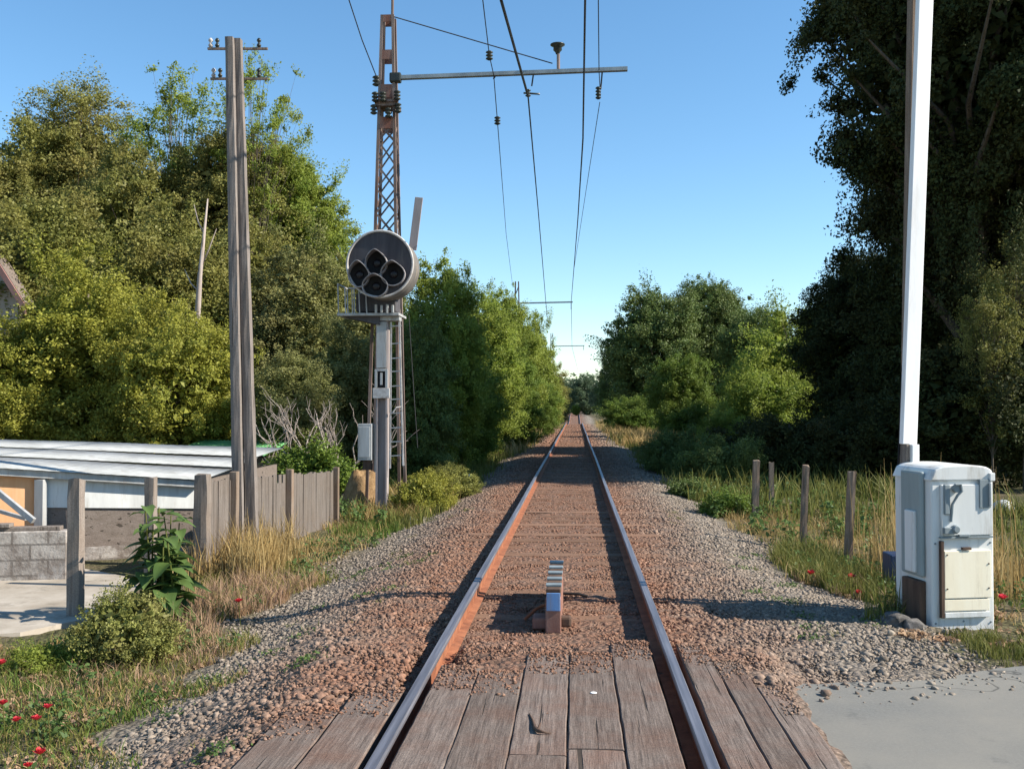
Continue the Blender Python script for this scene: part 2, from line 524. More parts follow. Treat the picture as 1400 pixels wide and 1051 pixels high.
def mesh_np(name, V, F, rnd=None):
    """V (n,3), F (m,k) arrays -> mesh, optional face attribute rnd"""
    me = bpy.data.meshes.new(name)
    m, k = F.shape
    me.vertices.add(len(V))
    me.vertices.foreach_set('co', np.ascontiguousarray(V, dtype=np.float32).ravel())
    me.loops.add(m * k)
    me.loops.foreach_set('vertex_index', np.ascontiguousarray(F, dtype=np.int32).ravel())
    me.polygons.add(m)
    me.polygons.foreach_set('loop_start', np.arange(0, m * k, k, dtype=np.int32))
    me.update(calc_edges=True)
    if rnd is not None:
        a = me.attributes.new('rnd', 'FLOAT', 'FACE')
        a.data.foreach_set('value', np.ascontiguousarray(rnd, dtype=np.float32))
    me.validate()
    return me


def sstep(t):
    t = np.clip(t, 0, 1)
    return t * t * (3 - 2 * t)


def hz(x, y):
    """height of the ground"""
    x = np.asarray(x, dtype=float)
    y = np.asarray(y, dtype=float)
    z = -0.30 * sstep((-x - 1.45) / 1.7) - 0.20 * sstep((x - 1.7) / 1.5) * sstep((y - 9.2) / 2.6)
    out = sstep((np.abs(x) - 2.0) / 2.0)
    z = z + out * (0.035 * np.sin(x * 1.3 + y * 0.7) * np.sin(y * 0.9 - x * 0.4 + 1.0) + 0.02 * np.sin(x * 3.1 + 2) * np.sin(y * 2.7))
    ax = np.abs(x)
    pack = sstep((8.15 - y) / 0.95) * sstep((np.where(x > 0, 1.75, 2.1) - ax) / np.where(x > 0, 0.3, 0.5)) * sstep((np.abs(ax - 0.82) - 0.09) / 0.09)
    z = z + np.where(ax < 0.8, 0.135, 0.108) * pack
    z = z - 0.75 * sstep((y - 100) / 28) + 0.80 * sstep((y - 140) / 40)
    return z


def hz1(x, y):
    return float(hz(x, y))


# ------------------------------------------------------------------ ground sheet
def lines(spec):
    out = []
    for a, b, st in spec:
        out += list(np.arange(a, b, st))
    return np.array(out)


gx = lines([(-600, -100, 50), (-100, -20, 4), (-20, -6, 0.5), (-6, 6, 0.12), (6, 20, 0.5), (20, 100, 4), (100, 601, 50)])
gy = lines([(-120, -10, 10), (-10, 2, 1), (2, 30, 0.14), (30, 60, 0.5), (60, 200, 2), (200, 1501, 50)])
X, Y = np.meshgrid(gx, gy)
Z = hz(X, Y) + (np.abs(X) < 30) * (Y < 60) * 0.010 * RNG.standard_normal(X.shape) * (np.abs(X) < 6)
V = np.stack([X.ravel(), Y.ravel(), Z.ravel()], 1)
nx, ny = len(gx), len(gy)
ii = (np.arange(ny - 1)[:, None] * nx + np.arange(nx - 1)[None, :]).ravel()
F = np.stack([ii, ii + 1, ii + nx + 1, ii + nx], 1)
gme = mesh_np('ground', V, F)
gme.polygons.foreach_set('use_smooth', np.ones(len(gme.polygons), dtype=bool))
tag(link_mesh('ground', gme, M['ground']), kind='structure')

# dusty concrete yard, and the asphalt of the road
yard = MB()
pts = [(-14, 8.5), (-6.2, 8.6), (-5.1, 9.1), (-4.75, 9.8), (-4.9, 10.9), (-5.1, 11.9), (-6.3, 12.7), (-14, 12.9)]
yard.prism([(x, y, -0.62) for x, y in pts], (0, 0, 0.375))
tag(yard.build('yard', M['concrete']), kind='structure')

edge = [(1.50, -25), (1.50, 5.0), (1.49, 5.6), (1.51, 6.2), (1.54, 6.50), (1.66, 6.64), (1.95, 6.70), (2.25, 6.73), (2.55, 6.80), (2.8, 6.95), (3.1, 7.12), (3.5, 7.26), (4.2, 7.4), (6, 7.5), (14, 7.8), (60, 9), (60, -25)]
ed = []
for a, b in zip(edge, edge[1:] + edge[:1]):
    ln = math.hypot(b[0] - a[0], b[1] - a[1])
    k = max(1, int(ln / 0.07)) if ln < 8 else 1
    for i in range(k):
        t = i / k
        j = 0.018 if ln < 8 else 0
        ed.append((a[0] + (b[0] - a[0]) * t + random.uniform(-j, j), a[1] + (b[1] - a[1]) * t + random.uniform(-j, j)))
road = MB()
road.prism([(x, y, -0.30) for x, y in ed], (0, 0, 0.375))
tag(road.build('road', M['asphalt'], bev=0.0), kind='structure')

# ------------------------------------------------------------------ ballast stones
ICO_V = []
ph = (1 + 5 ** 0.5) / 2
for a in (-1, 1):
    for b in (-ph, ph):
        ICO_V += [(0, a, b), (a, b, 0), (b, 0, a)]
ICO_V = np.array(ICO_V) / math.hypot(1, ph)


def hull_faces(P):
    fs = []
    n_ = len(P)
    for i in range(n_):
        for j in range(i + 1, n_):
            for k in range(j + 1, n_):
                nn = np.cross(P[j] - P[i], P[k] - P[i])
                dd = (P - P[i]) @ nn
                if np.all(dd < 1e-6): fs.append((i, j, k))
                elif np.all(dd > -1e-6): fs.append((i, k, j))
    return np.array(fs)


ICO_F = hull_faces(ICO_V)
OCT_V = np.array([(1, 0, 0), (-1, 0, 0), (0, 1, 0), (0, -1, 0), (0, 0, 1), (0, 0, -1)], float)
OCT_F = hull_faces(OCT_V)


def rand_rot(n_):
    q = RNG.standard_normal((n_, 4))
    q /= np.linalg.norm(q, axis=1)[:, None]
    w_, x, y, z = q.T
    return np.stack([np.stack([1 - 2 * (y * y + z * z), 2 * (x * y - z * w_), 2 * (x * z + y * w_)], 1),
                     np.stack([2 * (x * y + z * w_), 1 - 2 * (x * x + z * z), 2 * (y * z - x * w_)], 1),
                     np.stack([2 * (x * z - y * w_), 2 * (y * z + x * w_), 1 - 2 * (x * x + y * y)], 1)], 1)


def stones(P, S, base_v, base_f):
    n_ = len(P)
    B = base_v[None] * (1 + 0.36 * RNG.uniform(-1, 1, (n_, len(base_v), 1)))
    B = B * RNG.uniform(0.5, 1.35, (n_, 1, 3))
    B = np.einsum('nij,nvj->nvi', rand_rot(n_), B)
    B[:, :, 2] *= 0.72
    VV = (B * S[:, None, None] + P[:, None, :]).reshape(-1, 3)
    FF = (base_f[None] + (np.arange(n_) * len(base_v))[:, None, None]).reshape(-1, base_f.shape[1])
    return VV, FF, np.repeat(RNG.uniform(0, 1, n_), len(base_f))


def on_ballast(x, y):
    le = np.where(y < 7.5, -2.55, -3.25) + 0.30 * np.sin(y * 1.7) + 0.15 * np.sin(y * 4.1)
    ri = np.where(y < 9, 3.6, 2.85) + 0.25 * np.sin(y * 1.3 + 1)
    ok = (x > le) & (x < ri)
    # planks and road stay clear
    ok &= ~((np.abs(x) < 0.78) & (y < 6.95 - 0.25 * np.abs(np.sin(x * 9))))
    ok &= ~((x > 0.78) & (x < 1.53) & (y < 7.15 - (x - 0.85) * 1.35))
    ok &= ~((x < -0.78) & (x > -1.53) & (y < 5.95 + (x + 0.9) * 0.5))
    spill = RNG.uniform(0, 1, len(x)) ** 12 * 0.55
    ok &= ~((x > 1.5) & (y < np.interp(x, [1.5, 1.66, 2.25, 2.8, 3.5, 4.2], [6.3, 6.62, 6.70, 6.92, 7.23, 7.4]) - spill))
    ok &= ~(np.abs(np.abs(x) - 0.82) < 0.085)
    return ok


def scatter(n_, x0, x1, y0, y1, smin, smax, sink=0.25):
    x = RNG.uniform(x0, x1, n_)
    y = y0 + (y1 - y0) * RNG.uniform(0, 1, n_)
    ok = on_ballast(x, y)
    edgef = RNG.uniform(0, 1, n_) < np.clip((3.4 - np.abs(x)) / 0.7, 0.25, 1)
    ok &= edgef
    x, y = x[ok], y[ok]
    s = smin + (smax - smin) * RNG.uniform(0, 1, len(x)) ** 2.2
    inside = np.abs(x) < 0.75
    s = np.where(inside, s * 0.72, s)
    zg = hz(x, y)
    zg = np.where((x > 1.5) & (y < np.interp(x, [1.5, 1.66, 2.25, 2.8, 3.5, 4.2], [6.3, 6.62, 6.70, 6.92, 7.23, 7.4])), 0.075, zg)
    z = zg + s * (0.45 - sink - 0.25 * RNG.uniform(0, 1, len(x))) - np.where(inside, 0.004, 0)
    return np.stack([x, y, z], 1), s


def grit(n_, x0, x1, ye, top):
    """small stones and crumbs lying on the far ends of the planks"""
    x = RNG.uniform(x0, x1, n_)
    y = ye - 0.02 - 0.55 * RNG.uniform(0, 1, n_) ** 2.6
    s_ = 0.004 + 0.013 * RNG.uniform(0, 1, n_) ** 2
    return np.stack([x, y, top + s_ * 0.3], 1), s_


VA, FA, RA = [], [], []
o_ = 0
for (cnt, a, bv, bf) in (
        (15000, (-3.6, 3.9, 4.2, 9, 0.010, 0.036), ICO_V, ICO_F),
        (105000, (-3.6, 3.9, 4.2, 13, 0.009, 0.026), OCT_V, OCT_F),
        (80000, (-3.6, 3.6, 9, 24, 0.013, 0.036), OCT_V, OCT_F),
        (40000, (-3.6, 3.6, 24, 50, 0.026, 0.058), OCT_V, OCT_F),
        (17000, (-3.4, 3.2, 50, 108, 0.05, 0.10), OCT_V, OCT_F)):
    P, S = scatter(cnt, *a)
    vv, ff, rr = stones(P, S, bv, bf)
    VA.append(vv); FA.append(ff + o_); RA.append(rr)
    o_ += len(vv)
for a in ((420, -0.73, -0.48, 6.64, 0.160), (420, -0.47, -0.19, 6.52, 0.162), (420, -0.17, 0.11, 7.03, 0.158), (420, 0.12, 0.41, 7.03, 0.161), (420, 0.42, 0.69, 7.42, 0.158),
          (350, 0.90, 1.10, 7.36, 0.150), (350, 1.10, 1.29, 6.96, 0.145), (300, 1.30, 1.48, 6.33, 0.135), (420, -1.19, -0.90, 6.13, 0.147), (420, -1.51, -1.21, 5.73, 0.140)):
    P, S = grit(*a)
    vv, ff, rr = stones(P, S, OCT_V, OCT_F)
    VA.append(vv); FA.append(ff + o_); RA.append(rr)
    o_ += len(vv)
tag(link_mesh('ballast', mesh_np('ballast', np.concatenate(VA), np.concatenate(FA), np.concatenate(RA)), M['stone']), kind='stuff')

# ------------------------------------------------------------------ sleepers
slp = None
y = 8.9
k = 0
while y < 100:
    if slp is None:
        m = MB()
        nseg = 12
        for s_ in range(nseg):
            pass
        m.box((0, 0, -0.06), (2.75, 0.24, 0.15))
        slp = m.build('sleeper', M['sleeper'], bev=0.015)
        o = slp
        tag(o, 'weathered rust brown timber sleeper bedded in ballast under both rails', 'sleeper', 'sleepers under the rails')
    else:
        o = slp.copy()
        COL.objects.link(o)
    o.location = (random.uniform(-0.05, 0.05), y, random.uniform(-0.022, 0.004))
    o.rotation_euler = (0, 0, random.uniform(-0.02, 0.02))
    y += 0.62 + random.uniform(-0.04, 0.04)

# ------------------------------------------------------------------ rails
ys = [-6, 0, 3] + list(np.arange(4, 60, 2.0)) + list(np.arange(60, 215, 4.0))


def sweep(prof, x0):
    """closed (x,z) outline swept along the line"""
    m = MB()
    n_ = len(prof)
    vs, fs = [], []
    for y_ in ys:
        zz = float(-0.75 * sstep((y_ - 100) / 28) + 0.80 * sstep((y_ - 140) / 40))
        wob = 0.006 * math.sin(y_ * 0.21 + x0) * min(1, max(0, (y_ - 8) / 10))
        vs += [(x0 + wob + a, y_, zz + b) for a, b in prof]
    for i in range(len(ys) - 1):
        for k_ in range(n_):
            fs.append((i * n_ + k_, i * n_ + (k_ + 1) % n_, (i + 1) * n_ + (k_ + 1) % n_, (i + 1) * n_ + k_))
    fs.append(tuple(range(n_)))
    m.add(vs, fs)
    return m


for x0, lab in ((-0.82, 'left hand rail with bright orange rusty web in the sun'), (0.82, 'right hand rail with its dark inner side in shadow')):
    t = thing('rail', lab, 'rail', (x0, 4, 0), 'rails of the single track')
    sweep([(-0.033, 0.137), (0.033, 0.137), (0.035, 0.160), (0.028, 0.171), (-0.028, 0.171), (-0.035, 0.160)], x0).build('rail_head', M['rail_steel'], t)
    sweep([(-0.010, 0.030), (0.010, 0.030), (0.012, 0.120), (0.0328, 0.1365), (-0.0328, 0.1365), (-0.012, 0.120)], x0).build('rail_web', M['rail_rust'], t)
    sweep([(-0.075, 0.012), (0.075, 0.012), (0.075, 0.020), (0.012, 0.0295), (-0.012, 0.0295), (-0.075, 0.020)], x0).build('rail_foot', M['rail_rust'], t)


# ------------------------------------------------------------------ crossing planks
def plank(x0, x1, y0, y1, label, top=0.150, th=0.12, tilt=0.0):
    m = MB()
    n_ = max(6, int((y1 - y0) / 0.12))
    vs, fs = [], []
    e0, e1 = 0.0, 0.0
    k0, k1 = random.uniform(-0.003, 0.004), random.uniform(-0.003, 0.004)
    for i in range(n_ + 1):
        t_ = i / n_
        e0 = 0.6 * e0 + random.uniform(-0.0025, 0.0025)
        e1 = 0.6 * e1 + random.uniform(-0.0025, 0.0025)
        yy = y0 + (y1 - y0) * t_
        zz = top + random.uniform(-0.003, 0.003)
        a, b = x0 + 0.0035 + e0 + k0 * t_, x1 - 0.0035 + e1 - k1 * t_
        ye = yy + (random.uniform(-0.02, 0.02) if i == n_ else 0)
        vs += [(a, yy, zz - th), (b, yy, zz - th), (b, ye, zz - 0.006 - tilt), (b - 0.007, ye, zz - tilt), ((a + b) / 2, ye + (0.01 if i == n_ else 0), zz + random.uniform(-0.002, 0.002)), (a + 0.007, ye, zz + tilt), (a, ye, zz - 0.006 + tilt)]
    c_ = 7
    for i in range(n_):
        for k_ in range(c_):
            fs.append((i * c_ + k_, i * c_ + (k_ + 1) % c_, (i + 1) * c_ + (k_ + 1) % c_, (i + 1) * c_ + k_))
    fs.append(tuple(range(c_)))
    fs.append(tuple(n_ * c_ + k_ for k_ in range(c_)))
    m.add(vs, fs)
    o = m.build('crossing_plank', M['plank'])
    return tag(o, label, 'plank', 'timber planks of the level crossing')


plank(-0.738, -0.474, -3.0, 6.62, 'grey crossing plank right against the left rail inside the track', 0.160)
plank(-0.474, -0.180, -3.0, 6.50, 'grey plank second from the left rail, its far end cut short and stepped back', 0.162)
plank(-0.180, 0.117, 4.98, 7.02, 'dark stained crossing plank left of the long open middle gap', 0.158)
plank(-0.180, 0.117, -3.0, 4.965, 'near pale grey plank left of the middle gap with a black curled crack', 0.160)
plank(0.117, 0.411, 5.07, 7.02, 'grey plank with a small white paint spot, beyond a cross joint', 0.161)
plank(0.117, 0.411, -3.0, 5.055, 'pale plank on the near side of the cross joint right of centre', 0.157)
plank(0.411, 0.694, -3.0, 7.42, 'brown split plank beside the dark flange gap of the right rail', 0.158)
plank(0.895, 1.10, -3.0, 7.35, 'reddish plank just outside the right rail, longest on that side', 0.150)
plank(1.10, 1.29, -3.0, 6.95, 'cracked grey plank in the middle outside the right rail', 0.145)
plank(1.29, 1.485, -3.0, 6.32, 'pale worn plank along the edge of the grey road', 0.135, tilt=0.006)
plank(-1.20, -0.895, -3.0, 6.12, 'reddish brown plank just outside the left rail', 0.147)
plank(-1.515, -1.20, -3.0, 5.72, 'outermost brown plank at left with a dark gap beside gravel', 0.140)
# paint spot and curled split are marks of the planks: thin pieces of their own material
m = MB()
m.lathe((0.27, 6.05, 0.1635), [(0.018, 0.0), (0.014, 0.003)], 9)
sp = m.build('paint_spot', M['white_pole'])
sp.scale = (1.2, 1, 1)
sp.location = (-0.054, 0, 0)
tag(sp, 'small white paint spot on the crossing plank right of centre', 'paint spot')
m = MB()
m.tube([(-0.10, 5.62, 0.162), (-0.075, 5.50, 0.163), (-0.06, 5.37, 0.168), (-0.04, 5.30, 0.173), (-0.012, 5.285, 0.171), (0.03, 5.29, 0.162)], [0.004, 0.008, 0.010, 0.012, 0.007, 0.003], 6)
m.tube([(-0.04, 5.30, 0.173), (-0.03, 5.37, 0.187), (-0.035, 5.41, 0.19)], [0.008, 0.005, 0.002], 6)
tag(m.build('wood_splinter', M['rust_dark'], smooth=True), 'black curled splinter lying on the planks between the rails', 'splinter')

# ------------------------------------------------------------------ box between the rails (track device)
t = thing('track_device', 'narrow rusty box with blue end plate standing on ballast between the rails', 'track device', (0.06, 8.3, 0))
xc = -0.025
m = MB(); m.box((xc, 9.15, 0.145), (0.13, 1.7, 0.29)); m.build('case', M['rust_plate'], t, bev=0.01)
m = MB(); m.box((xc, 8.295, 0.265), (0.115, 0.012, 0.15)); m.build('end_plate', M['blue_face'], t, bev=0.004)
m = MB(); m.box((xc, 9.12, 0.3265), (0.125, 1.5, 0.07)); m.build('cover', M['rust_dark'], t, bev=0.01)
for k in range(5):
    m = MB(); m.box((xc, 8.5 + k * 0.31, 0.372), (0.135, 0.09, 0.018)); m.build('rung', M['recess'], t, bev=0.004)
m = MB(); m.tube([(xc + 0.06, 9.55, 0.10), (xc + 0.22, 9.53, 0.10), (xc + 0.30, 9.52, 0.08)], 0.014, 8); m.build('side_rod', M['black'], t)
m = MB(); m.tube([(xc - 0.06, 8.75, 0.16), (xc - 0.16, 8.72, 0.12), (xc - 0.26, 8.74, 0.02)], 0.014, 8); m.build('side_rod', M['rail_rust'], t)
m = MB(); m.box((xc - 0.11, 8.50, 0.06), (0.14, 0.22, 0.10)); m.build('foot_bracket', M['rust_plate'], t, bev=0.02)
m = MB(); m.box((xc + 0.10, 8.42, 0.08), (0.10, 0.10, 0.09)); m.build('foot_bracket', M['rust_dark'], t, bev=0.02)


# ------------------------------------------------------------------ lattice mast with arm (overhead line)
def insulator(m, c, r, h, n_=5):
    prof = []
    for k in range(n_):
        z0 = h * k / n_
        prof += [(r * 0.45, z0), (r, z0 + h / n_ * 0.35), (r * 0.9, z0 + h / n_ * 0.6), (r * 0.45, z0 + h / n_ * 0.9)]
    m.lathe(c, prof, 12)


D1 = 20.3
base = W(528, 690, D1)
base.z = hz1(base.x, base.y)
t = thing('catenary_mast', 'rusty steel lattice mast rising behind the round signal with arm over the track', 'mast', base)
mx, my = base.x, base.y
yl = lambda py: W(528, py, D1).z          # height of a photo row at the mast
top, bot = yl(18), base.z - 0.1


def lw(z):                                # half width
    a = (z - bot) / (top - bot)
    return 0.345 * (1 - a) + 0.112 * a


def lx(z):                                # the mast leans a little
    return mx + (z - bot) / (top - bot) * 0.02


for sx_ in (-1, 1):
    for sy_ in (-1, 1):
        m = MB()
        m.bar((lx(bot) + sx_ * lw(bot), my + sy_ * lw(bot), bot), (lx(top) + sx_ * lw(top), my + sy_ * lw(top), top), 0.058, 0.058)
        m.build('leg', M['rust_metal'], t)
m = MB()
z0 = yl(436)
zt = yl(168)
z = z0
while z < zt - 0.05:
    step = min(max(1.15 * lw(z) * 2, 0.5), zt - z)
    z1 = z + step
    for sy_ in (-1, 1):
        for sx_ in (-1, 1):
            m.bar((lx(z) + sx_ * lw(z), my + sy_ * (lw(z) + 0.004 * sx_), z), (lx(z1) - sx_ * lw(z1), my + sy_ * (lw(z1) + 0.004 * sx_), z1), 0.034, 0.010)
    for sx_ in (-1, 1):
        for sy_ in (-1, 1):
            m.bar((lx(z) + sx_ * (lw(z) + 0.004 * sy_), my + sy_ * lw(z), z), (lx(z1) + sx_ * (lw(z1) + 0.004 * sy_), my - sy_ * lw(z1), z1), 0.010, 0.034)
    z = z1
m.build('lattice_bracing', M['rust_metal'], t)
for pa, pb in ((18, 28), (67, 80), (115, 133), (160, 176)):
    za, zb = yl(pb), yl(pa)
    zm = (za + zb) / 2
    for sy_ in (-1, 1):
        m = MB()
        m.box((lx(zm), my + sy_ * (lw(zm) + 0.018), zm), (lw(zm) * 2 + 0.05, 0.016, zb - za))
        m.build('batten_plate', M['rust_plate'], t)
m = MB(); m.tube([(mx + 0.10, my, top - 0.2), (mx + 0.12, my, top + 2.2)], 0.03, 8); m.build('top_spike', M['rust_metal'], t)
# clamp with a cluster of insulators
zc = yl(143)
m = MB()
m.box((lx(zc), my, zc), (lw(zc) * 2 + 0.16, lw(zc) * 2 + 0.14, 0.07))
m.box((lx(zc), my - 0.24, zc + 0.06), (0.52, 0.05, 0.05))
m.build('clamp', M['rust_metal'], t)
for dx, dz_, dy in ((-0.25, -0.22, -0.24), (0.25, -0.20, -0.24), (0.06, -0.30, -0.26), (-0.21, 0.02, -0.30), (0.24, 0.05, -0.28), (-0.05, 0.02, -0.30)):
    m = MB()
    insulator(m, (lx(zc) + dx, my + dy, zc + dz_), 0.075, 0.21, 3)
    m.build('insulator', M['insul'], t, smooth=True)
# the arm
za = yl(106)
ax0, ax1 = lx(za) + 0.14, W(858, 92, D1 - 0.3).x
zb = za + 0.08
m = MB()
m.bar((ax0, my - 0.14, za), (ax1, my - 0.14, zb), 0.075, 0.11)
m.build('arm', M['arm_metal'], t)
m = MB(); m.box((ax0 + 0.04, my - 0.14, za), (0.24, 0.16, 0.20)); m.build('arm_socket', M['insul'], t, bev=0.03)
ap = lambda px: (px - 540) / (858 - 540) * (ax1 - ax0) + ax0
az = lambda px: za + (px - 540) / (858 - 540) * 0.08
m = MB()
m.tube([(ap(765), my - 0.14, az(765) + 0.05), (ap(765), my - 0.14, az(765) + 0.36)], 0.035, 8)
m.build('arm_pin', M['rust_metal'], t)
m = MB()
m.lathe((ap(764), my - 0.14, az(765) + 0.36), [(0.035, 0), (0.05, 0.04), (0.09, 0.08), (0.085, 0.14), (0.15, 0.18), (0.15, 0.20), (0.05, 0.21)], 14)
m.build('pin_insulator', M['insul'], t, smooth=True)
for px, dz_ in ((679, -0.10), (731, -0.28), (824, -0.40)):
    m = MB()
    m.tube([(ap(px), my - 0.14, az(px) - 0.055), (ap(px) - 0.03, my - 0.16, az(px) + dz_)], 0.016, 6)
    m.build('hanger', M['wire'], t)
m = MB()
insulator(m, (ap(822) - 0.05, my - 0.16, az(822) - 0.60), 0.06, 0.26, 4)
m.build('insulator', M['insul'], t, smooth=True)
m = MB()
insulator(m, (ap(724), my - 0.16, az(724) - 0.50), 0.06, 0.16, 3)
m.bar((ap(718), my - 0.16, az(724) - 0.42), (ap(740), my - 0.2, az(724) - 0.46), 0.03, 0.03)
m.build('insulator', M['insul'], t, smooth=True)
m = MB()
insulator(m, (lx(za) - 0.22, my - 0.14, za - 0.16), 0.085, 0.22, 3)
m.build('insulator', M['insul'], t, smooth=True)


# far masts of the same line
def far_mast(pl, pr, py, d, label):
    a, b = W(pl, py, d), W(pr, py, d)
    bx = a.x - 0.2
    g = thing('catenary_mast', label, 'mast', (bx, a.y, 0), None)
    z0_ = hz1(bx, a.y) - 0.1
    for s1 in (-1, 1):
        for s2 in (-1, 1):
            m = MB()
            m.bar((bx + s1 * 0.3, a.y + s2 * 0.3, z0_), (bx + s1 * 0.1, a.y + s2 * 0.1, a.z + 1.4), 0.07, 0.07)
            m.build('leg', M['rust_metal'], g)
    m = MB()
    zz = z0_
    s1 = 1
    while zz < a.z + 0.8:
        for s2 in (-1, 1):
            f0 = 0.3 - 0.2 * (zz - z0_) / (a.z + 1.4 - z0_)
            m.bar((bx - s1 * f0, a.y + s2 * f0, zz), (bx + s1 * f0, a.y + s2 * f0, zz + 0.6), 0.04, 0.02)
        s1 = -s1
        zz += 0.6
    m.build('lattice_bracing', M['rust_metal'], g)
    m = MB(); m.bar((bx, a.y, a.z - 0.03), (b.x, a.y, b.z + 0.03), 0.09, 0.09); m.build('arm', M['arm_metal'], g)
    m = MB(); m.bar((b.x - 0.1, a.y, b.z), (b.x - 0.1, a.y, b.z - 0.45), 0.05, 0.05); m.build('hanger', M['wire'], g)
    return g


far_mast(711, 783, 414, 65, 'distant overhead line mast, its arm above the bushes at the left of the track')
far_mast(757, 799, 473, 108, 'farthest overhead line mast with a short arm low over the vanishing rails')


# ------------------------------------------------------------------ overhead wires
def wire(name, label, pts, r, sag=0.0, n_=14, group='overhead line wires', extras=None):
    P = []
    for a, b in zip(pts[:-1], pts[1:]):
        a, b = Vector(a), Vector(b)
        for i in range(n_):
            q = i / n_
            p = a.lerp(b, q)
            p.z -= sag * 4 * q * (1 - q) * min(1.0, (b - a).length / 40)
            P.append(p)
    P.append(Vector(pts[-1]))
    ctr = P[len(P) // 2].copy()
    g = thing(name, label, 'wire', ctr, group)
    m = MB()
    m.tube(P, r, 6)
    m.build('cable', M['wire'], g)
    for (p, rr, h) in (extras or []):
        m = MB()
        insulator(m, (p.x, p.y, p.z - h / 2), rr, h, 3)
        m.build('insulator', M['insul'], g, smooth=True)
    return g


def behind(p, q, yb=-45):
    """carry the line q->p on to y = yb, behind the camera"""
    p, q = Vector(p), Vector(q)
    t_ = (yb - p.y) / (q.y - p.y)
    r_ = p.lerp(q, t_)
    r_.z = min(max(r_.z, 6.5), 9.5)
    return r_


b1 = W(722, 132, 20.1); a1 = W(685, 0, 14.6)
wire('overhead_wire', 'thickest black overhead wire, bending at its clamp under the arm', [behind(b1, a1), a1, b1], 0.026)
wire('overhead_wire', 'thinner dark wire running on from the clamp towards the far mast', [b1, W(736, 290, 33), W(748, 434, 64)], 0.017)
a2 = W(800, 0, 13.6); b2 = W(797, 190, 20.7)
wire('contact_wire', 'dark contact wire over the middle of the track, swinging left into the distance',
     [behind(b2, a2), a2, b2, W(790, 300, 32), W(781, 412, 65), W(782, 474, 108), W(790, 506, 160)], 0.017)
a3 = W(660, 0, 16.5); i3 = W(669, 76, 19.6); c3 = W(675, 103, 20.1); j3 = W(680, 165, 22.3)
wire('overhead_wire', 'thin wire with two dark insulators passing the middle of the arm',
     [behind(i3, a3), a3, i3, c3, j3, W(692, 320, 43), W(701, 392, 64)], 0.0105,
     extras=[(i3, 0.075, 0.19), (j3, 0.075, 0.19)])
a4 = W(818, 0, 17.0); b4 = W(819, 98, 20.1)
wire('overhead_wire', 'thin wire crossing the right end of the arm and passing its insulators',
     [behind(b4, a4), a4, b4, W(821, 132, 20.4)], 0.010)
wire('overhead_wire', 'faint thin wire slanting from the right arm end insulator to the contact wire',
     [W(820, 140, 20.4), W(801, 262, 30), W(790, 300, 32).lerp(W(781, 412, 65), 0.45)], 0.008)
wire('stay_wire', 'stay wire sloping from the mast top down to the upright pin on the arm',
     [(lx(top) + 0.13, my - 0.13, yl(21)), (ap(757), my - 0.15, az(760) + 0.17)], 0.0115, group='stay wires of the lattice mast')
wire('stay_wire', 'stay wire rising left from the lattice mast out of the picture',
     [(lx(za) - 0.22, my - 0.14, za + 0.04), W(495, 55, 19.0), W(477, 0, 18.0), W(440, -110, 15.5)], 0.0115, group='stay wires of the lattice mast')
wire('hanging_cable', 'pale thin cable hanging loose right of the signal ladder', [W(559, 430, 19.9), W(566, 540, 19.9), W(571, 612, 19.9)], 0.007, group='loose cables')

# ------------------------------------------------------------------ round signal on its post
D2 = 19.6
S2 = D2 / FPX
b = W(522, 697, D2)
b.z = hz1(b.x, b.y)
t = thing('railway_signal', 'round black railway signal with four hooded lamps on a grey post', 'signal', b)
sx0, sy0 = b.x, b.y
zy = lambda py: W(522, py, D2).z
zT = zy(432)
dxp = lambda px: W(px, 500, D2).x - W(522, 500, D2).x
# post: two flanges and a web
m = MB()
for s_ in (-1, 1):
    m.bar((sx0 + s_ * 0.095, sy0, b.z - 0.2), (sx0 + 0.02 + s_ * 0.095, sy0, zT), 0.035, 0.22)
m.bar((sx0, sy0 + 0.02, b.z - 0.2), (sx0 + 0.02, sy0 + 0.02, zT), 0.17, 0.05)
m.build('post', M['post_metal'], t)
m = MB()
m.box((sx0 + 0.12, sy0 - 0.02, zT - 0.05), (0.50, 0.26, 0.10))
m.box((sx0 + 0.10, sy0 - 0.02, zT - 0.5), (0.05, 0.05, 1.0))
m.build('head_bracket', M['grey_metal'], t, bev=0.01)
m = MB(); m.box((sx0 + 0.005, sy0 - 0.118, (zy(440) + zy(503)) / 2), (0.20, 0.014, zy(440) - zy(503))); m.build('upper_cover', M['grey_metal'], t, bev=0.004)
# lower upright channel on the right of the post
m = MB()
m.bar((sx0 + dxp(534), sy0 - 0.05, zy(640)), (sx0 + dxp(535), sy0 - 0.05, zy(440)), 0.03, 0.03)
m.bar((sx0 + dxp(552), sy0 - 0.05, zy(636)), (sx0 + dxp(546), sy0 - 0.05, zy(432)), 0.035, 0.035)
m.build('ladder_stile', M['white_rim'], t)
for py in (446, 470, 490, 508, 528, 546, 565, 585, 604, 623):
    m = MB()
    m.bar((sx0 + dxp(534), sy0 - 0.05, zy(py)), (sx0 + dxp(549), sy0 - 0.05, zy(py - 1)), 0.022, 0.022)
    m.build('ladder_rung', M['grey_metal'], t)
m = MB()
m.tube([(sx0 + dxp(534), sy0 - 0.09, zy(567)), (sx0 + dxp(539), sy0 - 0.12, zy(563)), (sx0 + dxp(543), sy0 - 0.12, zy(557)), (sx0 + dxp(549), sy0 - 0.08, zy(556))], 0.014, 6)
m.build('conduit', M['white_rim'], t)
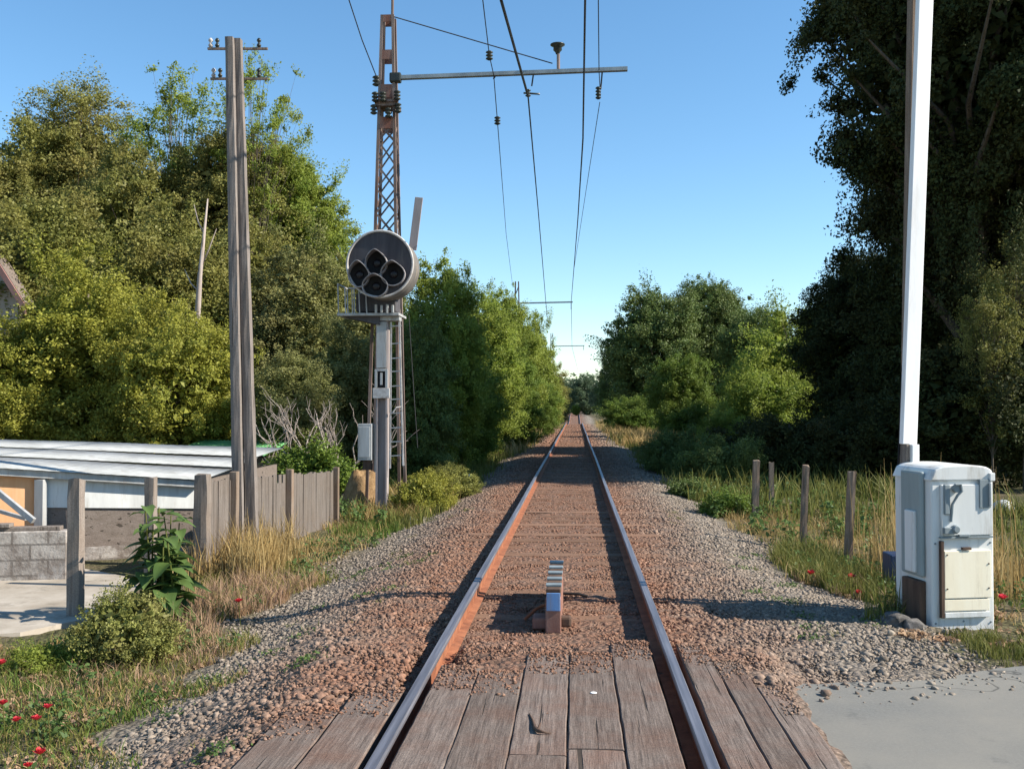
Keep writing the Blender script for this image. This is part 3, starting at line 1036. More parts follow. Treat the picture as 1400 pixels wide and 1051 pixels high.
# number frame and plate
cxp = sx0 + dxp(522) + 0.01
m = MB()
for s_ in (-1, 1):
    m.box((cxp + s_ * 0.105, sy0 - 0.135, (zy(505) + zy(530)) / 2), (0.05, 0.04, zy(505) - zy(530)))
m.box((cxp, sy0 - 0.135, zy(506)), (0.159, 0.04, 0.05))
m.box((cxp, sy0 - 0.137, zy(518)), (0.045, 0.036, 0.24))
m.build('lamp_frame', M['grey_metal'], t, bev=0.004)
m = MB(); m.box((cxp, sy0 - 0.125, zy(518)), (0.158, 0.015, 0.34)); m.build('frame_back', M['black'], t)
m = MB(); m.box((cxp, sy0 - 0.145, zy(537.5)), (0.335, 0.035, 0.20)); m.build('plate', M['white_rim'], t, bev=0.006)
# grey relay box on the left with its pipe
bx = sx0 + dxp(500)
m = MB(); m.box((bx, sy0 - 0.02, (zy(579) + zy(629)) / 2), (0.28, 0.22, zy(579) - zy(629))); ob = m.build('relay_box', M['grey_metal'], t, bev=0.012)
m = MB(); m.box((bx - 0.01, sy0 - 0.142, (zy(581) + zy(627)) / 2), (0.23, 0.016, (zy(581) - zy(627)) * 0.9)); m.build('door', M['grey_metal'], ob, bev=0.005)
m = MB(); m.box((bx + 0.03, sy0, zy(636)), (0.16, 0.15, 0.18)); m.build('box_foot', M['rust_dark'], t)
m = MB(); m.bar((bx + 0.18, sy0, zy(580)), (bx + 0.18, sy0, zy(645)), 0.03, 0.03); m.build('pipe', M['grey_metal'], t)
# platform and railing
px0, px1 = sx0 + dxp(464), sx0 + dxp(549)
zp = zy(431)
m = MB(); m.box(((px0 + px1) / 2, sy0 + 0.10, zp), (px1 - px0, 0.85, 0.055)); m.build('platform', M['grey_metal'], t, bev=0.008)
m = MB()
m.prism([(px0 + 0.08, sy0 - 0.2, zp - 0.03), (sx0 - 0.02, sy0 - 0.2, zp - 0.03), (sx0 - 0.02, sy0 - 0.2, zp - 0.20)], (0, 0.6, 0))
m.build('platform_bracket', M['disc'], t)
m = MB(); m.box((sx0 + dxp(516), sy0 + 0.02, (zy(402) + zy(427)) / 2), (0.80, 0.50, zy(402) - zy(427))); m.build('drum_base', M['disc'], t, bev=0.02)
m = MB()
for k in range(5):
    xx = px0 + 0.03 + k * 0.14
    m.bar((xx, sy0 - 0.30, zp + 0.03), (xx - 0.02, sy0 - 0.30, zp + 0.60 - k * 0.05), 0.022, 0.022)
    m.bar((xx, sy0 + 0.50, zp + 0.03), (xx - 0.02, sy0 + 0.50, zp + 0.60), 0.022, 0.022)
m.bar((px0 + 0.012, sy0 - 0.315, zp + 0.60), (px0 + 0.012, sy0 + 0.515, zp + 0.60), 0.028, 0.028, (0, 0, 1))
m.bar((px0 + 0.03, sy0 + 0.50, zp + 0.615), (px0 + 0.60, sy0 + 0.50, zp + 0.615), 0.028, 0.028, (0, 0, 1))
m.build('railing', M['grey_metal'], t)
for k in range(4):
    m = MB(); m.box((sx0 - 0.06 + k * 0.11, sy0 - 0.33, zp + 0.10), (0.045, 0.05, 0.18 - 0.03 * (k % 2))); m.build('clamp', M['grey_metal'], t, bev=0.008)
# head: drum, face, rim, hoods
hc = W(519.5, 361, D2 - 0.75)
SH = (D2 - 0.75) / FPX
rd = 46.5 * SH
m = MB()
m.lathe((hc.x, hc.y, hc.z), [(rd * 0.985, 0.015), (rd * 0.99, 0.75), (rd * 0.9, 0.92), (rd * 0.3, 1.0)], 56, 'y')
dr = m.build('drum', M['drum'], t, smooth=True)
dr.data.polygons[len(dr.data.polygons) - 1].use_smooth = False
m = MB(); m.lathe((hc.x, hc.y, hc.z), [(rd * 0.955, 0.000), (rd * 0.955, 0.013)], 56, 'y'); m.build('face', M['disc'], t)
m = MB()
m.tube([(hc.x + rd * 0.975 * math.cos(a), hc.y - 0.012, hc.z + rd * 0.975 * math.sin(a)) for a in np.linspace(0, 2 * math.pi, 61)], 0.024, 8, False)
m.build('rim', M['white_rim'], t, smooth=True)


def hood_outline(w_, h_):
    o = []
    for k in range(28):
        a = 2 * math.pi * k / 28
        x_, z_ = math.sin(a) * w_ / 2, math.cos(a)
        if z_ > 0:
            x_ *= (1 - 0.42 * z_ ** 1.3)
            z_ = z_ ** 0.85
        o.append((x_, z_ * h_ / 2))
    return o


for (px, py, wd, ht) in ((515.4, 360, 28, 32), (491.5, 375.5, 27, 33), (538.5, 375, 31, 31), (514.2, 391.5, 33, 29)):
    c = W(px, py, D2 - 0.75)
    cx, cz = hc.x + (px - 519.5) * SH, hc.z - (py - 361) * SH
    o1 = hood_outline(wd * SH * 1.10, ht * SH * 1.10)
    o2 = [(a * 0.93, b_ * 0.93) for a, b_ in o1]
    n_ = len(o1)
    vs, fs = [], []
    for k in range(n_):
        up = max(0.0, o1[k][1] / (ht * SH / 2))
        dep = -0.05 - 0.20 * (0.35 + 0.65 * up)
        vs += [(cx + o1[k][0], hc.y - 0.001, cz + o1[k][1]), (cx + o1[k][0], hc.y + dep, cz + o1[k][1]),
               (cx + o2[k][0], hc.y + dep, cz + o2[k][1]), (cx + o2[k][0], hc.y - 0.001, cz + o2[k][1])]
    for k in range(n_):
        a, b_ = k * 4, ((k + 1) % n_) * 4
        for q in range(3):
            fs.append((a + q, b_ + q, b_ + q + 1, a + q + 1))
    m = MB(); m.add(vs, fs)
    hd = m.build('lamp_hood', M['hood'], t, smooth=False)
    m = MB(); m.prism([(cx + a * 0.99, hc.y - 0.006, cz + b_ * 0.99) for a, b_ in o2], (0, 0.004, 0)); m.build('hood_back', M['black'], hd)
    m = MB(); m.lathe((cx, hc.y - 0.03, cz), [(0.03, 0), (0.075, 0.006), (0.085, 0.022)], 20, 'y'); m.build('lens', M['glass'], hd, smooth=True)
# backing blade sticking up behind the head
m = MB()
p0, p1 = W(564, 342, D2 + 0.1), W(573, 270, D2 + 0.1)
m.bar(p0, p1, 0.16, 0.03)
m.build('blade', M['post_metal'], t, bev=0.005)

# concrete lid beside the post foot, and a small white stake farther on
c = G(558, 711, -0.28)
m = MB(); m.box((c.x, c.y, hz1(c.x, c.y) + 0.02), (0.75, 0.55, 0.10)); tag(m.build('concrete_lid', M['concrete'], bev=0.02), 'flat pale concrete lid on the gravel right of the signal post', 'concrete lid')
c = G(641, 668, -0.25)
m = MB(); m.box((c.x, c.y, hz1(c.x, c.y) + 0.15), (0.07, 0.06, 0.42)); tag(m.build('marker_stake', M['white_sheet'], bev=0.01), 'little white stake in the shade at the left edge of the ballast', 'stake')

# ------------------------------------------------------------------ paired timber pole at left
D3 = 13.6
b = W(336, 735, D3)
b.z = hz1(b.x, b.y)
t = thing('telegraph_pole', 'tall pole of two grey timbers standing behind dry grass and the board fence', 'pole', b)


def timber(pxs, wd0, wd1, d, jit=0.003):
    m = MB()
    vs, fs = [], []
    n_ = 26
    for i in range(n_ + 1):
        q = i / n_
        py = 745 + (pxs[1][1] - 745) * q
        pa, pb = pxs
        px = pb[0] + (pa[0] - pb[0]) * (py - pb[1]) / (pa[1] - pb[1])
        c_ = W(px, py, d)
        w_ = (wd0 + (wd1 - wd0) * q) / 2
        for sx_, sy_ in ((-1, -1), (-0.3, -1.08), (0.4, -1.05), (1, -1), (1, 1), (-1, 1)):
            vs.append((c_.x + sx_ * w_ + random.uniform(-jit, jit), d + (c_.y - d) + sy_ * w_ + random.uniform(-jit, jit), c_.z))
    for i in range(n_):
        for k_ in range(6):
            fs.append((i * 6 + k_, i * 6 + (k_ + 1) % 6, (i + 1) * 6 + (k_ + 1) % 6, (i + 1) * 6 + k_))
    fs.append(tuple(range(6)))
    fs.append(tuple(n_ * 6 + k_ for k_ in range(6)))
    m.add(vs, fs)
    return m


timber(((325.5, 640), (314.5, 52)), 0.138, 0.105, D3).build('timber', M['wood_pole'], t)
timber(((343, 640), (325.5, 54)), 0.138, 0.095, D3 + 0.07).build('timber', M['wood_pole'], t)
for py, l, r_, wh in ((67, 284, 366, False), (108, 288, 366, True)):
    m = MB()
    m.bar(W(l, py, D3 + 0.18), W(r_, py, D3 + 0.18), 0.03, 0.03, (0, 0, 1))
    ca = m.build('crossarm', M['wood_brown'], t)
    for k, px in enumerate((l + 4, l + 13, r_ - 12)):
        m = MB()
        p = W(px, py, D3 + 0.18)
        insulator(m, (p.x, p.y, p.z + 0.015), 0.032, 0.14, 2)
        m.build('insulator', M['white_rim'] if (wh and k == 0) or (not wh and k == 0) else M['insul'], ca, smooth=True)


# ------------------------------------------------------------------ fence posts
def post(px, ptop, pbase, wpx, mat, label, lean=0.0, zg=None, group=None, dd=None):
    zg = -0.28 if zg is None else zg
    g = G(px, pbase, zg)
    if dd:
        g = W(px, 555, dd)
    gz = hz1(g.x, g.y)
    d = (g - CAM).dot(CR @ Vector((0, 0, -1)))
    h = W(px, ptop, d).z - gz
    w_ = wpx / FPX * d
    m = MB()
    vs, fs = [], []
    n_ = 8
    for i in range(n_ + 1):
        q = i / n_
        for sx_, sy_ in ((-1, -1), (0.1, -1.06), (1, -1), (1, 1), (-1, 1)):
            vs.append((g.x + lean * q * h + sx_ * w_ / 2 * (1 - 0.06 * q) + random.uniform(-1, 1) * w_ * 0.04, g.y + sy_ * w_ / 2 * 0.9 + random.uniform(-1, 1) * w_ * 0.03,
                       gz - 0.15 + (h + 0.15) * q + (random.uniform(-0.02, 0.02) if i == n_ else 0)))
    for i in range(n_):
        for k_ in range(5):
            fs.append((i * 5 + k_, i * 5 + (k_ + 1) % 5, (i + 1) * 5 + (k_ + 1) % 5, (i + 1) * 5 + k_))
    fs += [tuple(range(5)), tuple(n_ * 5 + k_ for k_ in range(5))]
    m.add(vs, fs)
    return tag(m.build('fence_post', mat), label, 'post', group)


post(103, 655, 845, 17.5, M['wood_grey'], 'free standing grey square post nearest the pale yard at left', group='left hand fence posts')
post(205, 653, 806, 13.5, M['wood_grey'], 'grey post behind the big leaved plant in front of the white panel', group='left hand fence posts')
post(276, 648, 790, 19, M['wood_grey'], 'broad grey post at the near end of the board fence', group='left hand fence posts')
RG = 'rough posts in the grass at right'
post(1032, 629, 712, 9, M['wood_brown'], 'leftmost pale upright post of the four in the right hand grass', 0.03, -0.2, RG)
post(1055, 632, 705, 6.5, M['wood_brown'], 'thinnest post, second from left in the right hand grass', 0.0, -0.2, RG)
post(1097, 637, 748, 8.5, M['wood_brown'], 'dark leaning post, third from left in the right hand grass', 0.05, -0.2, RG)
post(1158, 644, 768, 10, M['wood_brown'], 'thick brown post in tall grass nearest the white pole', 0.06, -0.2, RG)

# board fence
fa, fb = G(286, 790, -0.3), G(458, 715, -0.3)
t = thing('board_fence', 'low weathered fence of upright grey boards along the dry verge', 'fence', (fa.x, fa.y, -0.3))
L = (fb - fa).length
dv = (fb - fa).normalized()
nb = int(L / 0.125)
m = MB()
for k in range(nb):
    p = fa + dv * (k + 0.5) * L / nb
    g = hz1(p.x, p.y)
    tz = 0.94 - 0.26 * k / nb + random.uniform(-0.022, 0.022) - (0.12 if random.random() < 0.04 else 0)
    q = p + Vector((random.uniform(-0.012, 0.012), 0, 0))
    m.bar((q.x, q.y, g - 0.1), (q.x + random.uniform(-0.008, 0.008), q.y + random.uniform(-0.006, 0.006), tz), 0.128, 0.022, dv.cross(Vector((0, 0, 1))))
m.build('boards', M['fence_wood'], t)
for zz in (0.0, 0.45):
    m = MB()
    o_ = Vector((-0.045, 0, 0))
    m.bar(fa + o_ + Vector((0, 0, zz * 1.5 + 0.3)), fb + o_ + Vector((0, 0, zz + 0.34)), 0.08, 0.05, (1, 0, 0))
    m.build('fence_rail', M['wood_brown'], t)
for q in (0.12, 0.52, 0.98):
    p = fa.lerp(fb, q) + Vector((0.05, 0, 0))
    m = MB(); m.box((p.x, p.y, 0.30 - 0.15 * q), (0.10, 0.12, 1.5 - 0.3 * q)); m.build('post', M['wood_brown'], t, bev=0.008)

# ------------------------------------------------------------------ low shed with pale metal roof
t = thing('low_shed', 'low shed with pale metal sheet roof and white panel wall behind the fence', 'shed', (-7.5, 14.5, -0.3))
A = W(-60, 636, 13.4); B = W(272, 657, 14.8)
bd = B - A
far_a = A - bd * 0.8
bh = Vector((bd.x, bd.y, 0)).normalized()
prp = Vector((-bh.y, bh.x, 0))
inn = Vector((-0.03, 1, 0)).normalized()   # away from the camera, along the track
m = MB()
m.bar(far_a + Vector((0, 0, -0.05)), B + Vector((0, 0, -0.05)), 0.12, 0.10, (0, 0, 1))
m.build('eave_beam', M['grey_metal'], t, bev=0.006)
# corrugated roof strips stepping up away from the eave
for k, (d0, d1, z0_, z1_, rr) in enumerate(((-0.14, 1.25, 0.03, 0.11, 0.10), (1.15, 2.6, 0.145, 0.21, 0.12), (2.5, 4.2, 0.245, 0.32, 0.14))):
    n_ = 260
    vs, fs = [], []
    ln = (B - far_a).length + rr
    un = (B - far_a).normalized()
    for i in range(n_ + 1):
        s_ = ln * i / n_
        wv = 0.0012 * math.sin(s_ / 0.076 * math.pi)
        up = 0.12 + 0.88 * i / n_
        a_ = far_a + un * s_ + inn * d0
        b_ = a_ + inn * (d1 - d0)
        jag = 0.005 * math.sin(i * 0.05 + k)
        vs += [(a_.x, a_.y, a_.z + z0_ * up + wv), (b_.x, b_.y, a_.z + z1_ * up + wv + jag), (a_.x, a_.y, a_.z + z0_ * up + wv - 0.005), (b_.x, b_.y, a_.z + z1_ * up + wv + jag - 0.005)]
    for i in range(n_):
        a_, b_ = i * 4, i * 4 + 4
        fs += [(a_, b_, b_ + 1, a_ + 1), (a_ + 2, a_ + 3, b_ + 3, b_ + 2), (a_, a_ + 2, b_ + 2, b_), (a_ + 1, b_ + 1, b_ + 3, a_ + 3)]
    m = MB(); m.add(vs, fs)
    m.build('roof_sheet', M['roof_metal'], t, recalc=False, smooth=True)


def wall_quad(name, mat, l, r_, zl0, zl1, zr0, zr1, off=0.0, th=0.05):
    """upright slab from l to r_ with its own heights at both ends"""
    o1 = prp * off
    m_ = MB()
    m_.prism([(l.x + o1.x, l.y + o1.y, zl0), (r_.x + o1.x, r_.y + o1.y, zr0), (r_.x + o1.x, r_.y + o1.y, zr1), (l.x + o1.x, l.y + o1.y, zl1)], prp * th)
    return m_.build(name, mat, t)


S = A + bd * ((W(56, 640, 13.9) - A).dot(bh) / bd.dot(bh))
wall_quad('white_panel', M['white_sheet'], S, B, S.z - 0.52, S.z - 0.11, B.z - 0.42, B.z - 0.11, 0.06)
wall_quad('lower_boards', M['dark_wood'], S, B, -0.35, S.z - 0.523, -0.35, B.z - 0.423, 0.09)
wall_quad('plinth', M['block'], S, B, -0.45, -0.12, -0.45, -0.12, 0.02)
wall_quad('orange_wall', M['orange'], far_a, S, -0.35, far_a.z - 0.11, -0.35, S.z - 0.11, 0.06)
m = MB(); m.box((S.x, S.y, (S.z - 0.5) / 2), (0.13, 0.12, S.z + 0.26)); m.build('corner_post', M['grey_metal'], t, bev=0.006)
# right hand end wall
e1 = B + inn * 0.16; e2 = B + inn * 4.2
rot2 = Matrix((inn, Vector((-inn.y, inn.x, 0)), Vector((0, 0, 1)))).transposed()
mm = e1.lerp(e2, 0.5)
m = MB(); m.box((mm.x, mm.y, (B.z - 0.5) / 2), ((e2 - e1).length, 0.05, B.z + 0.5), rot2); m.build('end_wall', M['dark_wood'], t)

# green roofed lean-to behind it
p0, p1 = W(255, 609, 24.5), W(378, 611, 23.0)
t = thing('green_roof_hut', 'strip of bright green roof just showing behind the pale shed roof', 'hut', (p0.x, p0.y, -0.3))
m = MB()
n_ = 120
vs, fs = [], []
for i in range(n_ + 1):
    q = p0.lerp(p1, i / n_)
    wv = 0.015 * math.sin(i * 1.2)
    vs += [(q.x, q.y - 0.9, 0.80 + wv), (q.x, q.y + 1.0, 1.03 + wv), (q.x, q.y - 0.9, 0.79 + wv), (q.x, q.y + 1.0, 1.02 + wv)]
for i in range(n_):
    a_, b_ = i * 4, i * 4 + 4
    fs += [(a_, b_, b_ + 1, a_ + 1), (a_ + 2, a_ + 3, b_ + 3, b_ + 2), (a_, a_ + 2, b_ + 2, b_), (a_ + 1, b_ + 1, b_ + 3, a_ + 3)]
m.add(vs, fs)
m.build('roof', M['roof_green'], t, recalc=False)
m = MB(); q = p0.lerp(p1, 0.5); m.box((q.x, q.y + 0.05, 0.18), ((p1 - p0).length - 0.2, 1.6, 1.05)); m.build('wall', M['dark_wood'], t)

# block wall with planks lying on it
wa = G(90, 792, -0.25)
m = MB()
m.box((-3.0, 0.12, 0.02), (6.0, 0.24, 0.66))
bw = m.build('block_wall', M['block'], bev=0.012)
bw.location = (wa.x, wa.y, 0)
bw.rotation_euler = (0, 0, R(13))
tag(bw, 'low crumbling pale block wall at the left edge of the yard', 'wall')
for k, (dx, dy, dz_, ln, an) in enumerate(((-1.05, -0.10, 0.375, 1.9, 0.25), (-1.6, -0.24, 0.425, 1.9, 0.19))):
    m = MB()
    m.box((0, 0, 0), (ln, 0.16, 0.045))
    o = m.build('loose_plank', M['wood_grey'], bev=0.006)
    o.location = (wa.x + dx, wa.y + dy, dz_)
    o.rotation_euler = (0, 0, an)
    tag(o, ('lower grey plank lying flat along the block wall top', 'upper shorter plank stacked on the block wall plank')[k], 'plank', 'planks on the block wall')
m = MB()
pA, pB = W(-30, 650, 13.0), W(46, 712, 12.85)
m.bar(pA, pB, 0.075, 0.06)
pC = W(-30, 690, 13.05)
m.bar(pC, W(36, 709, 12.95), 0.05, 0.05)
tag(m.build('leaning_frame', M['grey_metal'], bev=0.006), 'grey sloping metal frame leaning over the block wall before the orange boards', 'frame')

# house at the far left: only the roof corner shows above the bushes
hc_ = W(35, 421, 31)
t = thing('house', 'house with faded red verge board, its roof corner poking in at the left edge', 'house', (hc_.x - 4, hc_.y, -0.3))
rx, ry, rz = hc_.x, hc_.y, hc_.z
sl_ = (W(0, 368, 31).z - rz) / (W(0, 368, 31).x - rx)      # slope of the verge (negative x)
ridge = (rx - 4.5, rz - sl_ * 4.5 * 1.0)
zr = rz + (-4.5) * sl_
m = MB()
for s_ in (1, -1):
    e = (rx, rz) if s_ == 1 else (rx - 9.0, rz)
    m.prism([(e[0], ry + 0.05, e[1]), (rx - 4.5, ry + 0.05, zr), (rx - 4.5, ry + 0.05, zr + 0.10), (e[0], ry + 0.05, e[1] + 0.10)], (0, 0.6, 0))
m.build('roof', M['dark_wood'], t)
m = MB()
for s_ in (1, -1):
    e = (rx, rz) if s_ == 1 else (rx - 9.0, rz)
    m.prism([(e[0], ry, e[1] - 0.24), (rx - 4.5, ry, zr - 0.24), (rx - 4.5, ry, zr + 0.07), (e[0], ry, e[1] + 0.07)], (0, 0.045, 0))
m.build('verge_board', M['fascia'], t)
m = MB()
m.prism([(rx - 0.6, ry + 0.6, -0.4), (rx - 8.4, ry + 0.6, -0.4), (rx - 8.4, ry + 0.6, rz + 0.3), (rx - 4.5, ry + 0.6, zr - 0.25), (rx - 0.6, ry + 0.6, rz + 0.3)], (0, 0.4, 0))
m.build('wall', M['house_wall'], t)

# ------------------------------------------------------------------ equipment cabinet at right
D5 = 8.62
cl, cr = W(1262, 700, D5).x, W(1354, 700, D5).x
cy0 = W(1300, 700, D5).y
gz = hz1((cl + cr) / 2, cy0) - 0.06
ztop = W(1300, 636, D5).z
t = thing('equipment_cabinet', 'pale grey railway cabinet with cream lower panel beside the road', 'cabinet', ((cl + cr) / 2, cy0 + 0.24, gz))
wd = cr - cl
cx = (cl + cr) / 2
zf = lambda py: W(1300, py, D5).z
fx = lambda px: W(1308 + (px - 1308) * 0.93, 700, D5).x
dp = 0.60
m = MB(); m.box((cx, cy0 + dp / 2, (gz + zf(655)) / 2), (wd, dp, zf(655) - gz)); m.build('body', M['cabinet'], t, bev=0.014)
# domed lid
m = MB()
n_ = 14
prof = []
for i in range(n_ + 1):
    q = i / n_ * 2 - 1
    prof.append((cx + q * (wd / 2 + 0.018), cy0 - 0.020, zf(657) + 0.002 + (ztop - zf(657)) * (1 - abs(q) ** 6) ** 0.5 * (0.86 + 0.14 * (1 - q * q))))
m.prism(prof, (0, dp + 0.04, 0))
lid = m.build('lid', M['cabinet'], t, bev=0.012)
m = MB(); m.box((fx(1352), cy0 - 0.028, zf(652)), (0.05, 0.03, 0.07)); m.build('lid_catch', M['cabinet'], lid, bev=0.006)
m = MB(); m.box(((fx(1272) + fx(1354)) / 2, cy0 - 0.012, (zf(662) + zf(731)) / 2), (fx(1354) - fx(1272), 0.026, zf(662) - zf(731))); dr = m.build('upper_door', M['cabinet'], t, bev=0.006)
m = MB(); m.box((cx + 0.02, cy0 - 0.018, zf(733.5)), (wd * 0.84, 0.036, 0.014)); m.build('door_sill', M['recess'], t)
m = MB(); m.box((fx(1341), cy0 - 0.031, (zf(655) + zf(694)) / 2), (fx(1350) - fx(1332), 0.012, zf(655) - zf(694))); m.build('recess_plate', M['recess'], dr, bev=0.004)
m = MB(); m.box((fx(1348), cy0 - 0.042, zf(675)), (0.018, 0.03, 0.20)); m.build('pull_bar', M['cabinet'], dr, bev=0.005)
m = MB()
m.tube([(fx(1287), cy0 - 0.05, zf(668)), (fx(1290), cy0 - 0.07, zf(661)), (fx(1298), cy0 - 0.07, zf(661)), (fx(1300), cy0 - 0.07, zf(670)), (fx(1294), cy0 - 0.06, zf(676)), (fx(1288), cy0 - 0.04, zf(688)), (fx(1286), cy0 - 0.035, zf(712))], 0.012, 8)
m.lathe((fx(1294), cy0 - 0.065, zf(667)), [(0.034, 0.0), (0.034, 0.05)], 12, 'y')
m.build('upper_latch', M['recess'], t, smooth=False)
m = MB()
m.lathe((fx(1292), cy0 - 0.07, zf(722)), [(0.028, 0.0), (0.036, 0.012), (0.036, 0.055)], 14, 'y')
m.box((fx(1284), cy0 - 0.035, zf(724)), (0.12, 0.04, 0.055))
m.box((fx(1306), cy0 - 0.035, zf(731)), (0.10, 0.024, 0.022))
m.build('lower_latch', M['recess'], t, bev=0.004)
m = MB(); m.box((fx(1280), cy0 - 0.027, zf(682)), (0.055, 0.032, 0.26)); m.build('hinge_plate', M['recess'], t, bev=0.008)
for px_, py_ in ((1262, 742), (1262, 850), (1354, 742), (1354, 850), (1310, 848)):
    m = MB(); m.lathe((fx(px_) + (0.012 if px_ < 1300 else -0.012), cy0 - 0.008, zf(py_)), [(0.007, 0.0), (0.010, 0.010)], 8, 'y'); m.build('bolt', M['recess'], t)
m = MB(); m.box((fx(1272), cy0 - 0.020, (zf(738) + zf(842)) / 2), (0.030, 0.034, zf(738) - zf(842))); m.build('hinge_strip', M['rust_dark'], t, bev=0.004)
m = MB(); m.box(((fx(1276) + fx(1350)) / 2, cy0 - 0.014, (zf(752) + zf(816)) / 2), (fx(1350) - fx(1276), 0.028, zf(752) - zf(816))); pn = m.build('cream_panel', M['cream'], t, bev=0.004)
for px, py in ((1280, 757), (1280, 803), (1346, 803), (1346, 770)):
    m = MB(); m.lathe((fx(px), cy0 - 0.034, zf(py)), [(0.006, 0.0), (0.008, 0.007)], 8, 'y'); m.build('screw', M['rust_dark'], pn)
m = MB(); m.box((fx(1311), cy0 - 0.022, zf(749)), (0.08, 0.03, 0.022)); m.build('panel_catch', M['rust_dark'], pn)
m = MB(); m.box(((fx(1276) + fx(1347)) / 2, cy0 - 0.012, (zf(818) + zf(833)) / 2), (fx(1347) - fx(1276), 0.024, zf(818) - zf(833))); m.build('cream_strip', M['cream'], t, bev=0.003)
m = MB(); m.box(((fx(1276) + fx(1347)) / 2, cy0 - 0.016, zf(838.5)), (fx(1347) - fx(1276), 0.032, 0.045)); m.build('panel_ledge', M['cabinet'], t, bev=0.003)
# left side with its boxes
m = MB(); m.box((cl - 0.022, cy0 + 0.26, (zf(645) + zf(790)) / 2), (0.044, 0.34, zf(645) - zf(790))); m.build('side_box', M['cab_side'], t, bev=0.02)
m = MB(); m.box((cl - 0.055, cy0 + 0.24, (zf(700) + zf(785)) / 2), (0.032, 0.16, zf(700) - zf(785))); m.build('side_flap', M['cabinet'], t, bev=0.01)
m = MB(); m.box((cl - 0.03, cy0 + 0.24, (gz + zf(795)) / 2), (0.06, 0.30, zf(795) - gz)); m.build('side_foot', M['rust_dark'], t, bev=0.01)

t.rotation_euler = (0, 0, R(12))

# dark rough block at its foot
p = G(1252, 866, -0.05)
bmv, bmf, _ = stones(np.array([[p.x, p.y + 0.03, gz + 0.08]]), np.array([0.11]), ICO_V, ICO_F)
m = MB(); m.add(bmv.tolist(), bmf.tolist())
tag(m.build('stone', M['dark_rock'], bev=0.012), 'dark rough stone against the left foot of the cabinet', 'stone', 'stones at the cabinet foot')
p = G(1225, 862, -0.05)  # added dark lump where only a shadow blotch lies on the gravel
bmv, bmf, _ = stones(np.array([[p.x, p.y + 0.05, hz1(p.x, p.y) + 0.03]]), np.array([0.10]), ICO_V, ICO_F)
m = MB(); m.add(bmv.tolist(), bmf.tolist())
tag(m.build('stone', M['dark_rock'], bev=0.012), 'low dark lump standing for a shadow patch left of the cabinet', 'stone', 'stones at the cabinet foot')
p = G(1218, 875, -0.03)
bmv, bmf, _ = stones(np.array([[p.x, p.y, hz1(p.x, p.y) + 0.02]]), np.array([0.06]), ICO_V, ICO_F)
m = MB(); m.add(bmv.tolist(), bmf.tolist())
tag(m.build('stone', M['concrete'], bev=0.01), 'pale pointed stone at the gravel edge nearest the road', 'stone', 'stones at the cabinet foot')

# ------------------------------------------------------------------ white pole
D6 = 9.25
b = W(1238, 858, D6)
b.z = hz1(b.x, b.y)
t = thing('white_pole', 'very tall white painted square pole rising behind the cabinet out of the picture', 'pole', b)
pz = lambda px, py, d=D6: W(px, py, d)
rotp = Matrix.Rotation(R(15), 3, 'Z')


def lean_bar(pa, pb, wd, th, name, mat, bev=0.006):
    m = MB()
    m.bar(pa, pb, wd, th, rotp @ Vector((0, 1, 0)))
    return m.build(name, mat, t, bev=bev)


P0, P1 = pz(1241.5, 607), pz(1264, 0)
Pt = P0.lerp(P1, 1.10)
Pt.z = min(Pt.z, 9.0)
lean_bar(P0, P1.lerp(P0, -0.12), 0.150, 0.06, 'white_board', M['white_pole'])
bb = P0.lerp(P1, -0.42)
lean_bar(pz(1236, 860, D6 + 0.14), P1.lerp(P0, -0.12) + Vector((-0.06, 0.13, 0)), 0.10, 0.09, 'backing_timber', M['wood_brown'])
lean_bar(pz(1236.5, 745), P0 + Vector((-0.01, 0, 0)), 0.075, 0.10, 'lower_timber', M['wood_grey'])
lean_bar(pz(1247, 700, D6 - 0.02), pz(1247, 607, D6 - 0.02), 0.075, 0.12, 'white_bracket', M['cabinet'])
m = MB()
m.tube([pz(1252, 0, D6 + 0.2), pz(1243, 300, D6 + 0.2), pz(1235, 500, D6 + 0.16), pz(1229, 640, D6 + 0.1), pz(1226, 850, D6 + 0.1)], 0.018, 6)
m.build('conduit', M['black'], t)

# blue box, white sack
p = W(1222, 760, 10.8)
g = hz1(p.x, p.y)
m = MB(); m.box((p.x + 0.07, p.y, g + 0.22), (0.30, 0.30, 0.50)); tag(m.build('blue_box', M['blue'], bev=0.015), 'dark blue metal box half hidden in grass left of the cabinet', 'box')
p = G(1372, 700, -0.2)
m = MB()
m.lathe((p.x, p.y, hz1(p.x, p.y)), [(0.16, 0.0), (0.21, 0.06), (0.20, 0.15), (0.12, 0.21), (0.03, 0.24)], 14)
o = m.build('white_sack', M['white_sheet'], smooth=True)
tag(o, 'small white sack lying on the grass right of the cabinet', 'sack')

# earth mound by the signal foot
p = G(490, 702, -0.28)
gx_, gy_ = np.meshgrid(np.linspace(-1, 1, 33), np.linspace(-1, 1, 33))
rr = np.sqrt(gx_ ** 2 + gy_ ** 2)
zz = 0.92 * np.clip(1 - rr ** 3.2, 0, 1) * (1 + 0.08 * np.sin(gx_ * 7 + 1) * np.sin(gy_ * 6)) + RNG.normal(0, 0.012, rr.shape) - 0.06
V = np.stack([(p.x + gx_ * 0.52).ravel(), (p.y + 0.55 + gy_ * 0.6).ravel(), (-0.30 + zz).ravel()], 1)
ii = (np.arange(32)[:, None] * 33 + np.arange(32)[None, :]).ravel()
me = mesh_np('earth_mound', V, np.stack([ii, ii + 1, ii + 34, ii + 33], 1))
me.polygons.foreach_set('use_smooth', np.ones(len(me.polygons), dtype=bool))
n = N('dry_brown_earth')
v = n.coord('World', rand=False)
